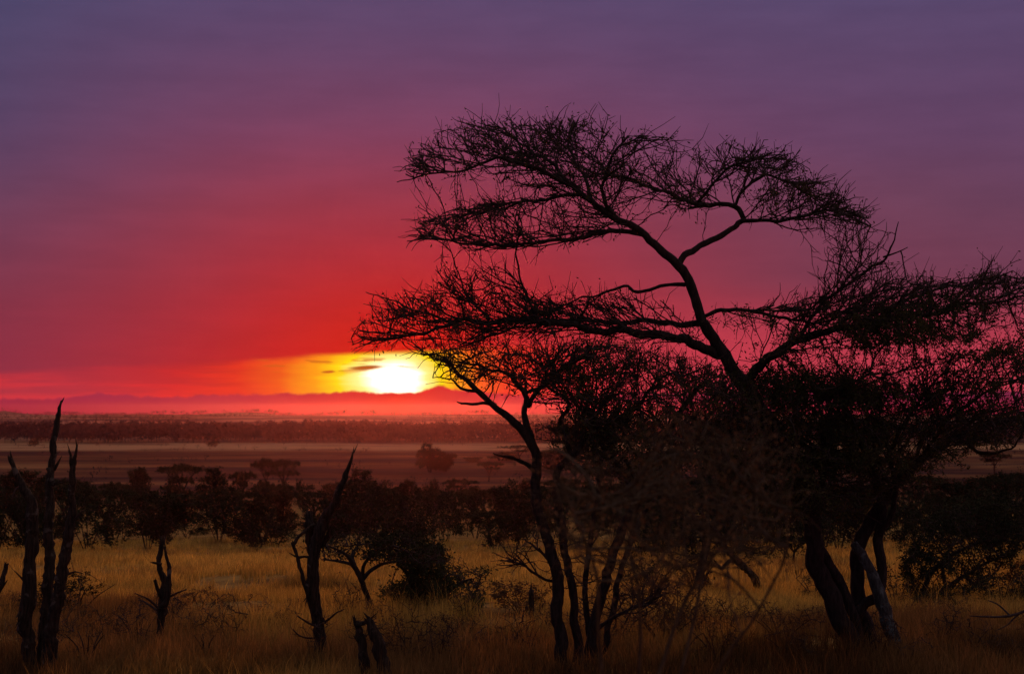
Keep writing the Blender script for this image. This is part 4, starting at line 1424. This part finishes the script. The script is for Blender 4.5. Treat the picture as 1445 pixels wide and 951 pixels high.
# ------------------------------------------------------------------ grass
def blades(n_tuft, y0, y1, per, hmin, hmax, w, p):
    yy = y0 + (y1 - y0) * g.random(n_tuft) ** p
    xx = (g.random(n_tuft) * 2 - 1) * (yy * 0.36 + 2.5)
    dens = vnoise(xx / 2.6, yy / 3.2, 21) * 0.7 + vnoise(xx / 0.9, yy / 1.1, 22) * 0.5
    keep = dens > 0.40
    xx, yy, dens = xx[keep], yy[keep], dens[keep]
    m = len(xx)
    N_ = m * per
    bx = np.repeat(xx, per) + g.normal(size=N_) * 0.09
    by = np.repeat(yy, per) + g.normal(size=N_) * 0.09
    hs = g.uniform(hmin, hmax, N_) * np.repeat((0.5 + 0.6 * vnoise(xx / 4.0, yy / 5.0, 23)) * g.uniform(0.6, 1.35, m), per)
    az = g.random(N_) * 2 * math.pi
    lean_ = g.uniform(0.05, 0.55, N_) * hs
    base_ = np.stack([bx, by, height(bx, by) - 0.02], -1)
    fa = g.random(N_) * 2 * math.pi
    side = np.stack([np.cos(fa), np.sin(fa), np.zeros(N_)], -1)
    ld = np.stack([np.cos(az), np.sin(az), np.zeros(N_)], -1)
    ww = (w * g.uniform(0.6, 1.3, N_))[:, None]
    up = np.array((0, 0, 1.0))
    mid = base_ + ld * lean_[:, None] * 0.3 + up * hs[:, None] * 0.6
    tip = base_ + ld * lean_[:, None] + up * hs[:, None]
    v = np.stack([base_ - side * ww, base_ + side * ww, mid + side * ww * 0.7, mid - side * ww * 0.7, tip], 1).reshape(-1, 3)
    i = (np.arange(N_) * 5)[:, None]
    q = i + np.array([[0, 1, 2, 3]]); t = i + np.array([[3, 2, 4]])
    # straw, gold and red oat grass grow in patches; darker herbs stand thick in the nearer ground
    straw = np.array((0.70, 0.50, 0.10)); gold = np.array((0.62, 0.40, 0.075)); red = np.array((0.30, 0.17, 0.05)); herb = np.array((0.12, 0.07, 0.025))
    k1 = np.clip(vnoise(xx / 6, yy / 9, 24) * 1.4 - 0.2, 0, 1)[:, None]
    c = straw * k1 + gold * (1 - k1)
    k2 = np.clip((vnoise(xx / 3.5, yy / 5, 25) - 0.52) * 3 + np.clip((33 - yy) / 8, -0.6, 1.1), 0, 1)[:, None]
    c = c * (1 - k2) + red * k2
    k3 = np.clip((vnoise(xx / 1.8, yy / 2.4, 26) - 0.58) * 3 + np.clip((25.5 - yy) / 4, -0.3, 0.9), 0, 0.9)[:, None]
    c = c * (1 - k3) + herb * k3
    c = c * g.uniform(0.55, 1.35, (m, 1))
    c = np.repeat(c, per, 0) * g.uniform(0.75, 1.2, (N_, 1))
    c = np.repeat(c, 5, 0)
    return v, q, t, np.concatenate([c, np.ones((len(c), 1))], 1)


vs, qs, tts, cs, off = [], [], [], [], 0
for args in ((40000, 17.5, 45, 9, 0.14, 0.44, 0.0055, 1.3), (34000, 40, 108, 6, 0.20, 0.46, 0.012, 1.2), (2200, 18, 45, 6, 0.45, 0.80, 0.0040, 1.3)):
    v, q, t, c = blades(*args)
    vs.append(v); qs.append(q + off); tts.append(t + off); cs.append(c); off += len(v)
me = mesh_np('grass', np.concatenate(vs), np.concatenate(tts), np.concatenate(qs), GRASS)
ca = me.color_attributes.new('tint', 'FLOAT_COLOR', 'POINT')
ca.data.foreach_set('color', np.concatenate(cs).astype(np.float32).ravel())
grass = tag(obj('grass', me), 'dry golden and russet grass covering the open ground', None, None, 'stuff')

# ------------------------------------------------------------------ haze
hv = np.array([(x, y, z) for z in (-32, 16) for y in (-140, 5600) for x in (-4300, 4300)], float)
hq = [(0, 2, 3, 1), (4, 5, 7, 6), (0, 1, 5, 4), (2, 6, 7, 3), (0, 4, 6, 2), (1, 3, 7, 5)]
hm, t = new_mat('haze_air')
pv = t.nodes.new('ShaderNodeVolumePrincipled')
pv.inputs['Color'].default_value = (0.95, 0.36, 0.62, 1)
pv.inputs['Density'].default_value = 0.000021
pv.inputs['Anisotropy'].default_value = 0.89
out = t.nodes.new('ShaderNodeOutputMaterial')
t.links.new(pv.outputs[0], out.inputs['Volume'])
haze = tag(obj('haze', mesh_np('haze', hv, quads=hq, mat=hm)), 'thin dusk haze over the plain', None, None, 'stuff')
haze.display_type = 'WIRE'
